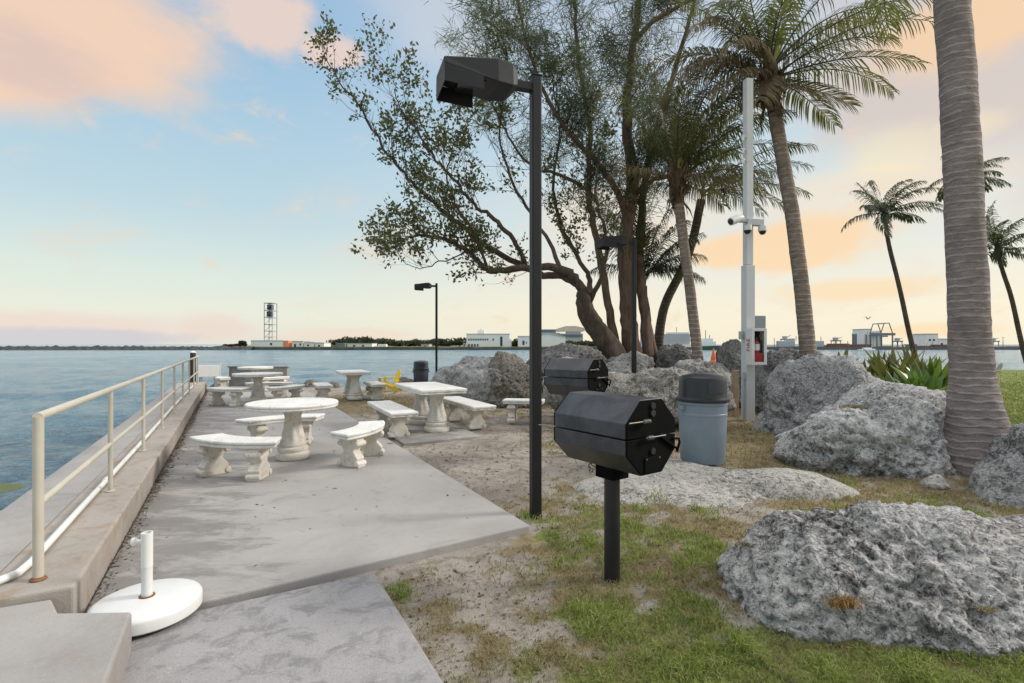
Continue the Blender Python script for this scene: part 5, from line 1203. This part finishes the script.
def vehicle(label, x0, x1, y0, y1, Y, mat):
    v = far('parked_truck', label, 'truck', (x0 + x1) / 2, Y, 'vehicles on the far shore'); xm = x0 + (x1 - x0) * .32; ym = (y0 + y1) / 2
    part(v, 'cargo_box', mat, [(xm, x1, y0, y1 - .8, Y, 2.6)], .1); part(v, 'cab', mat, [(x0, xm - .2, ym - .8, y1 - .8, Y + .1, 2.4)], .15)
    for px in (x0 + 1.2, xm + 1.6, x1 - 1.4):
        mb = MB(v.location); c = A(px, y1 - .7, Y); mb.tube([(c.x, Y - .1, c.z), (c.x, Y + 2.6, c.z)], .45, 12); mb.build('wheel', M['far_dark'], v)
vehicle('dark truck among the far white sheds', 331, 345, 343, 349, SH + 2, M['far_steel'])
vehicle('white van at the right end of the far sheds', 374, 386, 344.2, 349, SH + 2, M['far_white'])
# white office building
b = far('office_building', 'white two storey building with a row of small windows across the water', 'building', 488, SH + 8)
Yb = SH + 8
part(b, 'wall', M['far_white'], [(466.5, 509.5, 334.2, 349.2, Yb, 14), (509.5, 511.5, 339, 349.2, Yb + 1, 10)])
part(b, 'roof', M['far_cream'], [(466, 510, 333.6, 334.15, Yb - .2, 14.4)]); part(b, 'penthouse', M['far_white'], [(477.5, 484.5, 330.2, 333.55, Yb + 4, 5), (480, 482, 328.6, 330.1, Yb + 5, 2)])
for k in range(9): x = 468.2 + k * 2.35; part(b, 'window', M['far_dark'], [(x, x + 1.3, 338.6, 340.4, Yb - .12, .3)])
part(b, 'window', M['far_dark'], [(492.6, 493.8, 338.6, 340.6, Yb - .12, .3)]); part(b, 'stair_window', M['far_dark'], [(500.2, 502.4, 336.6, 346, Yb - .12, .3)])
part(b, 'porch', M['far_steel'], [(467.5, 478.5, 344, 348.6, Yb - .12, .3)])
for x in (470, 473, 476): part(b, 'column', M['far_white'], [(x, x + .7, 344, 348.6, Yb - .5, .35)])
# warehouse with a gable, and a small white block in front of it
wb = far('warehouse', 'big white gabled warehouse behind the nearest lamp post', 'warehouse', 548, SH + 10); Yw = SH + 10
a = A(527, 349, Yw); e = A(565.5, 337.2, Yw); r = A(548, 333.6, Yw); l = A(527, 337.4, Yw)
mb = MB(wb.location); mb.prism([(a.x, Yw, a.z), (e.x, Yw, a.z), (e.x, Yw, e.z), (r.x, Yw, r.z), (l.x, Yw, l.z)], (0, 16, 0)); mb.build('wall', M['far_white'], wb)
for p, q in ((l, r), (r, e)):
    mb = MB(wb.location); mb.prism([(p.x, Yw - .4, p.z + .06), (q.x, Yw - .4, q.z + .06), (q.x, Yw - .4, q.z + .35), (p.x, Yw - .4, p.z + .35)], (0, 16.8, 0)); mb.build('roof', M['far_cream'], wb)
box_house('white block left of the gabled warehouse', 518, 530, 336.4, 349, SH + 6, M['far_white'], [(522.5, 524.5, 340.5, 345), (526, 527, 342, 343.5)], name='office_building', cat='building')
tb = far('terminal_building', 'grey blue terminal with a curved cream roof beyond the warehouse', 'terminal', 566, 250); Yt2 = 255
part(tb, 'wall', M['far_grey'], [(538, 583, 333.5, 348.6, Yt2, 14)]); part(tb, 'glazing', M['far_blue'], [(538, 582, 334.4, 337.2, Yt2 - .2, .3), (540, 556, 329.4, 332.6, Yt2 + 3, 6)]); part(tb, 'upper_floor', M['far_grey'], [(540, 560, 332.7, 333.4, Yt2 + 2, 9)])
mb = MB(tb.location); c = A(572, 329, Yt2); mb.prism([(c.x - 7, Yt2 + 2, c.z - 1.1), (c.x + 6.5, Yt2 + 2, c.z - 1.1), (c.x + 7, Yt2 + 2, c.z + .5), (c.x + 2, Yt2 + 2, c.z + 1.6), (c.x - 3, Yt2 + 2, c.z + 1.5), (c.x - 7, Yt2 + 2, c.z + .3)], (0, 8, 0)); mb.build('curved_roof', M['far_cream'], tb)
part(tb, 'roof_base', M['far_cream'], [(567, 581, 331.8, 333.4, Yt2 + 3, 7)])
# ships and port
def ship(label, x0, x1, yb, yt, Y, hull, sup, decks, mast, name='ship', cat='ship'):
    s_ = far(name, label, cat, (x0 + x1) / 2, Y, None); s_.location.z = -1
    a = A(x0, yb, Y); b_ = A(x1, yb, Y); zt = A(0, yt, Y).z; L_ = b_.x - a.x; wd = max(3, L_ * .16); mb = MB(s_.location)
    mb.prism([(a.x + L_ * .02, Y, -1.6), (b_.x - L_ * .08, Y, -1.6), (b_.x, Y, zt + .3), (a.x, Y, zt)], (0, wd, 0)); mb.build('hull', hull, s_)
    for i, (p, q, u0, u1, mt) in enumerate(decks): part(s_, 'superstructure', mt, [(p, q, u0, u1, Y + .6 + .1 * i, wd * .8)])
    for px, y0, y1 in mast:
        mb = MB(s_.location); c = A(px, y0, Y); mb.tube([(c.x, Y + wd / 2, A(0, y1, Y).z), (c.x, Y + wd / 2, c.z)], .14, 6); mb.build('mast', M['far_steel'], s_)
ship('white ferry with dark green hull seen right of the slender palm', 699, 720, 352.4, 346.3, 205, M['far_green'], M['far_white'], [(701, 716, 341.5, 346.2, M['far_white']), (704, 713, 338.5, 341.4, M['far_white']), (706, 712, 339.3, 340.4, M['far_dark'])], [(707, 330, 338.5), (711, 335, 338.5)], 'ferry')
ship('big pale grey ship moored between the palm trunks', 640, 698, 351, 345, 232, M['far_white'], M['far_grey'], [(642, 690, 334, 345, M['far_grey']), (668, 689, 332.3, 333.9, M['far_white']), (660, 696, 339, 341, M['far_white'])], [(678, 327, 332.3)])
ship('grey workboat with masts left of the middle palm', 768, 800, 351, 347, 225, M['far_blue'], M['far_white'], [(779, 795, 341, 347, M['far_grey']), (785, 800, 344, 347, M['far_white']), (789, 795, 338.5, 340.9, M['far_grey'])], [(776, 338, 347), (798, 336, 341)], 'workboat', 'boat')
ship('grey tug partly behind the middle palm', 808, 826, 350.8, 347, 225, M['far_steel'], M['far_grey'], [(812, 824, 341, 347, M['far_grey'])], [(823, 336.5, 341)], 'tugboat', 'boat')
ship('rusty red barge moored left of the gantry crane', 828, 872, 350.8, 345.2, 225, M['far_red'], M['far_grey'], [(830, 846, 343.6, 345.1, M['far_red']), (850, 868, 344.2, 345.1, M['far_steel'])], [(850, 341, 345)], 'barge', 'barge')
ship('white launch in front of the pale silo', 862, 876, 351.6, 349.6, 215, M['far_white'], M['far_white'], [(866, 872, 347.6, 349.5, M['far_white'])], [(869, 344, 347.6)], 'launch', 'boat')
ship('dark barge with red containers right of the crane', 918, 952, 350.8, 348.6, 225, M['far_steel'], M['far_red'], [(920, 933, 345.8, 348.5, M['far_red']), (934.5, 949, 344.6, 348.5, M['far_red'])], [(935, 342, 346)], 'barge', 'barge')
si = far('silo', 'pale tall silo block beside the gantry crane', 'silo', 871, 236)
part(si, 'wall', M['far_white'], [(864, 872, 329.3, 350, 236, 8), (872.1, 881, 330.8, 350, 236, 8)])
for x in (866, 868.5, 871, 874, 877): 
    mb = MB(si.location); c = A(x, 331, 236); mb.tube([(c.x, 236.1, -1), (c.x, 236.1, A(0, 331.4, 236).z)], .55, 10); mb.build('silo_tube', M['far_white'], si, smooth=60)
part(si, 'roof', M['far_grey'], [(863.8, 872, 328.8, 329.25, 235.8, 8.4)])
ch = far('chimney', 'thin dark chimney left of the pale silo', 'chimney', 855.5, 232)
part(ch, 'stack', M['far_steel'], [(854, 857, 334.3, 350, 232, 1.4)]); part(ch, 'rim', M['far_grey'], [(853.6, 857.4, 333.6, 334.2, 231.9, 1.6)])
cr = far('gantry_crane', 'dark steel gantry crane on the far quay', 'crane', 886, 228); Yc = 228
for dy in (0, 7):
    for px in (877, 881.5, 892.5):
        mb = MB(cr.location); c = A(px, 334, Yc); mb.box((c.x, Yc + dy, (c.z - 1) / 2), (.42, .42, c.z + 1)); mb.build('leg', M['far_steel'], cr)
part(cr, 'bridge', M['far_steel'], [(872.5, 895.5, 333, 335.4, Yc - .3, 1)]); part(cr, 'bridge', M['far_steel'], [(872.5, 895.5, 333, 335.4, Yc + 6.6, 1)])
mb = MB(cr.location)
pk = [A(881, 333, Yc), A(884, 323.5, Yc), A(889, 323, Yc), A(892.5, 333, Yc)]
for p, q in zip(pk[:-1], pk[1:]):
    for dy in (0, 7): mb.tube([(p.x, Yc + dy, p.z), (q.x, Yc + dy, q.z)], .22, 6)
for p in pk[1:3]: mb.tube([(p.x, Yc, p.z), (p.x, Yc + 7, p.z)], .2, 6)
mb.build('apex_frame', M['far_steel'], cr); part(cr, 'cross_beam', M['far_steel'], [(877, 892.5, 346.2, 347.2, Yc - .3, .6)]); part(cr, 'trolley', M['far_grey'], [(884, 888, 335.5, 337, Yc + 2, 3)])
box_house('stepped pale plant building right of the slim palm', 926, 938, 334, 349.8, 240, M['far_white'], [(929, 931, 339, 341), (933, 935, 339, 341)], name='plant_building', cat='building')
box_house('lower pale plant building beside the thick palm', 938.3, 950, 339, 349.8, 240, M['far_white'], [(941, 943, 343, 345)], name='plant_building', cat='building')
box_house('low grey quay shed right of the thick palm', 984, 1006, 347, 350.2, 232, M['far_grey'], [(990, 992, 348, 349.5)], name='quay_shed')
box_house('low brown quay shed at the right edge', 1010, 1040, 346.6, 350.2, 232, M['far_red'], [(1016, 1018, 348, 349.4)], name='quay_shed')
for k, (px, yt, lb) in enumerate([(990, 339, 'thin pole on the quay right of the thick palm'), (1003, 337.5, 'taller thin pole on the quay right of the thick palm'), (834, 339, 'thin pole on the quay left of the chimney')]):
    o = far('mast_pole', lb, 'pole', px, 231, 'thin poles on the far quay'); mb = MB(o.location); c = A(px, yt, 231); mb.tube([(c.x, 231, -.5), (c.x, 231, c.z)], [.18, .08], 6); mb.box((c.x, 231, c.z + .1), (.8, .2, .2)); mb.build('shaft', M['far_steel'], o)
def quay_crane(label, px, w, yt, Y):
    o = far('quay_crane', label, 'crane', px, Y, 'small cranes on the far quay'); zt = A(0, yt, Y).z; c = A(px, 350, Y); hw = w / 2 / 512 * Y
    for sx in (-1, 1):
        for sy in (0, 3): mb = MB(o.location); mb.tube([(c.x + sx * hw, Y + sy, -.5), (c.x + sx * hw * .8, Y + sy, zt * .62)], .16, 6); mb.build('leg', M['far_steel'], o)
    mb = MB(o.location); mb.box((c.x, Y + 1.5, zt * .64), (hw * 2.2, 3.6, .5)); mb.build('deck', M['far_steel'], o)
    mb = MB(o.location); mb.box((c.x - hw * .2, Y + 1.5, zt * .64 + .9), (hw * .9, 2, 1.2)); mb.build('cab', M['far_grey'], o)
    mb = MB(o.location); mb.tube([(c.x, Y + 1.5, zt * .64 + .5), (c.x + hw * 1.9, Y + 1.5, zt)], [.2, .09], 6); mb.build('boom', M['far_steel'], o)
for a_ in [('small jib crane left of the middle palm trunk', 787, 6, 335, 233), ('small jib crane right of the middle palm trunk', 838, 6, 337, 233), ('small jib crane between the gantry crane and the slim palm', 900, 5, 338, 233), ('small jib crane right of the thick palm trunk', 996, 6, 338, 234)]: quay_crane(*a_)
for k, (x0, x1, y0, mt, lb) in enumerate([(800, 812, 344.5, 'far_red', 'rusty container stack right of the grey workboat'), (842, 850, 343.5, 'far_grey', 'grey container stack left of the chimney'), (896, 906, 345.2, 'far_white', 'pale container stack right of the gantry crane'), (908, 918, 344.2, 'far_red', 'rusty container stack left of the slim palm foot'), (752, 766, 346, 'far_grey', 'grey container stack behind the camera post'), (956, 966, 346, 'far_blue', 'blue container stack behind the thick palm trunk')]):
    o = far('container_stack', lb, 'containers', (x0 + x1) / 2, 236, 'container stacks on the far quay'); hh = (350 - y0) / 2
    part(o, 'lower_container', M[mt], [(x0, x1, y0 + hh + .1, 350, 236, 3)]); part(o, 'upper_container', M['far_steel'] if k % 2 else M[mt], [(x0 + .6, x1 - .8, y0, y0 + hh, 236, 3)])
bu = thing('channel_buoy', 'small orange cone buoy on the water left of the camera post', 'buoy', tuple(A(713.5, 354, 60)) , 0)
bu.location.z = WATER - .1
mb = MB(); mb.lathe([(.45, 0), (.5, .15), (.5, .5), (.25, .8)], 16); mb.build('float', M['orange'], bu, smooth=40)
mb = MB(); mb.lathe([(.32, .82), (.30, 1.0), (.05, 2.1)], 16); mb.build('cone', M['orange'], bu, smooth=40)
mb = MB(); mb.tube([(0, 0, 2.08), (0, 0, 2.35)], .04, 8); mb.build('light', M['far_dark'], bu)
gl = thing('seagull', 'tiny gull flying above the silo', 'bird', tuple(A(868, 319, 90)))
mb = MB(); V = [(-.75, .1, .30), (-.4, .0, .42), (-.05, .12, .05), (-.05, -.12, .05), (-.4, -.15, .4), (.05, .12, .05), (.05, -.12, .05), (.4, .0, .42), (.75, .1, .30), (.4, -.15, .4)]
mb.add(V, [(0, 1, 4), (1, 2, 3, 4), (5, 7, 9, 6), (7, 8, 9)]); wg = mb.build('wings', M['far_dark'], gl); sm = wg.modifiers.new('Solidify', 'SOLIDIFY'); sm.thickness = .03
mb = MB(); mb.tube([(0, -.4, .02), (0, -.2, .04), (0, .1, .05), (0, .45, .05)], [.02, .09, .09, .02], 8); mb.build('body', M['far_grey'], gl)

# far trees
def far_tree(label, px, w, y0, y1, Y, seed):
    rg = np.random.default_rng(seed); base = A(px, y1, Y); base.z = .2; rx = w / 2 / 512 * Y; h = A(0, y0, Y).z - base.z
    t = thing('shore_tree', label, 'tree', tuple(base), 0, 'trees along the far shore')
    mb = MB(); mb.tube([(0, 0, -.2), (0, 0, h * .6)], [.25, .1], 6); mb.build('trunk', M['bark'], t)
    n = 700; nl = 9; C = np.stack([rg.uniform(-.7, .7, nl) * rx, rg.uniform(-.5, .5, nl) * rx, rg.uniform(.3, .72, nl) * h], 1)
    idx = rg.integers(0, nl, n); v = rg.normal(0, 1, (n, 3)); v /= np.linalg.norm(v, axis=1)[:, None]
    P = C[idx] + v * (np.array([rx * .42, rx * .42, h * .30]) * rg.uniform(.6, 1.05, n)[:, None]); a = rg.normal(0, 1, (n, 3)); b = rg.normal(0, 1, (n, 3)); a /= np.linalg.norm(a, axis=1)[:, None]; b /= np.linalg.norm(b, axis=1)[:, None]
    s_ = (rg.uniform(.25, .6, n))[:, None]; V = np.stack([P - a * s_, P - b * s_, P + a * s_, P + b * s_], 1).reshape(-1, 3)
    np_mesh('crown', V, np.arange(n * 4).reshape(n, 4), M['far_leaf'], t, smooth=False)
side = ['left of the dark truck', 'behind the dark truck', 'behind the long low shed', 'right of the long low shed', 'left of the far lamp post', 'behind the far lamp post', 'right of the far lamp post', 'left of the white office']
def run(x0, x1, y0, y1, Y, step, seed, where):
    rg = random.Random(seed); x = x0; k = 0
    ordn = ['first', 'second', 'third', 'fourth', 'fifth', 'sixth', 'seventh', 'eighth', 'ninth', 'tenth', 'eleventh', 'twelfth']
    while x < x1:
        far_tree(f'{ordn[k]} tree from the left {where}', x, step * rg.uniform(2.3, 3.0), y0 + rg.uniform(-1.5, 1.8), y1, Y + rg.uniform(0, 14), seed * 50 + k); x += step * rg.uniform(.85, 1.2); k += 1
run(336, 392, 337.5, 348.5, 236, 8.5, 1, 'in the far wood behind the sheds')
run(394, 468, 339, 348, 240, 9.5, 2, 'in the far wood left of the white office')
run(512, 522, 340, 349, 226, 7, 3, 'between the white office and the warehouse')
run(568, 606, 341.5, 350, 226, 8, 4, 'on the shore right of the warehouse')
far_tree('small windswept tree on the tip of the far point', 243, 7, 340.5, 347.6, 222, 900)
far_tree('low scrub at the end of the jetty', 231, 14, 344.2, 347.6, 222, 901)
# tuft on the foreground rock: seated on the rock's own surface
bpy.context.view_layer.update()
dg = bpy.context.evaluated_depsgraph_get()
def on_surface(px, py):
    d = (A(px, py, 1.0) - Vector((0, 0, EYE))).normalized(); h = scene.ray_cast(dg, Vector((0, 0, EYE)), d); return h[1]
p = on_surface(842, 606); tuft('rusty dry grass tuft growing in the face of the foreground rock', tuple(p), 260, .07, rust_leaf, .035, 1.6)
p = on_surface(745, 545); tuft('tiny moss tuft at the left end of the foreground rock', tuple(p), 120, .03, M['grass_dry'], .02, 1.6)
p = on_surface(986, 610); tuft('small yellow tuft at the lower right of the foreground rock', tuple(p), 120, .03, M['grass_dry'], .02, 1.6)
p = on_surface(852, 408); tuft('mossy grass patch in the hollow of the pale boulder', tuple(p), 500, .06, M['grass_dry'], .06, 1.6)
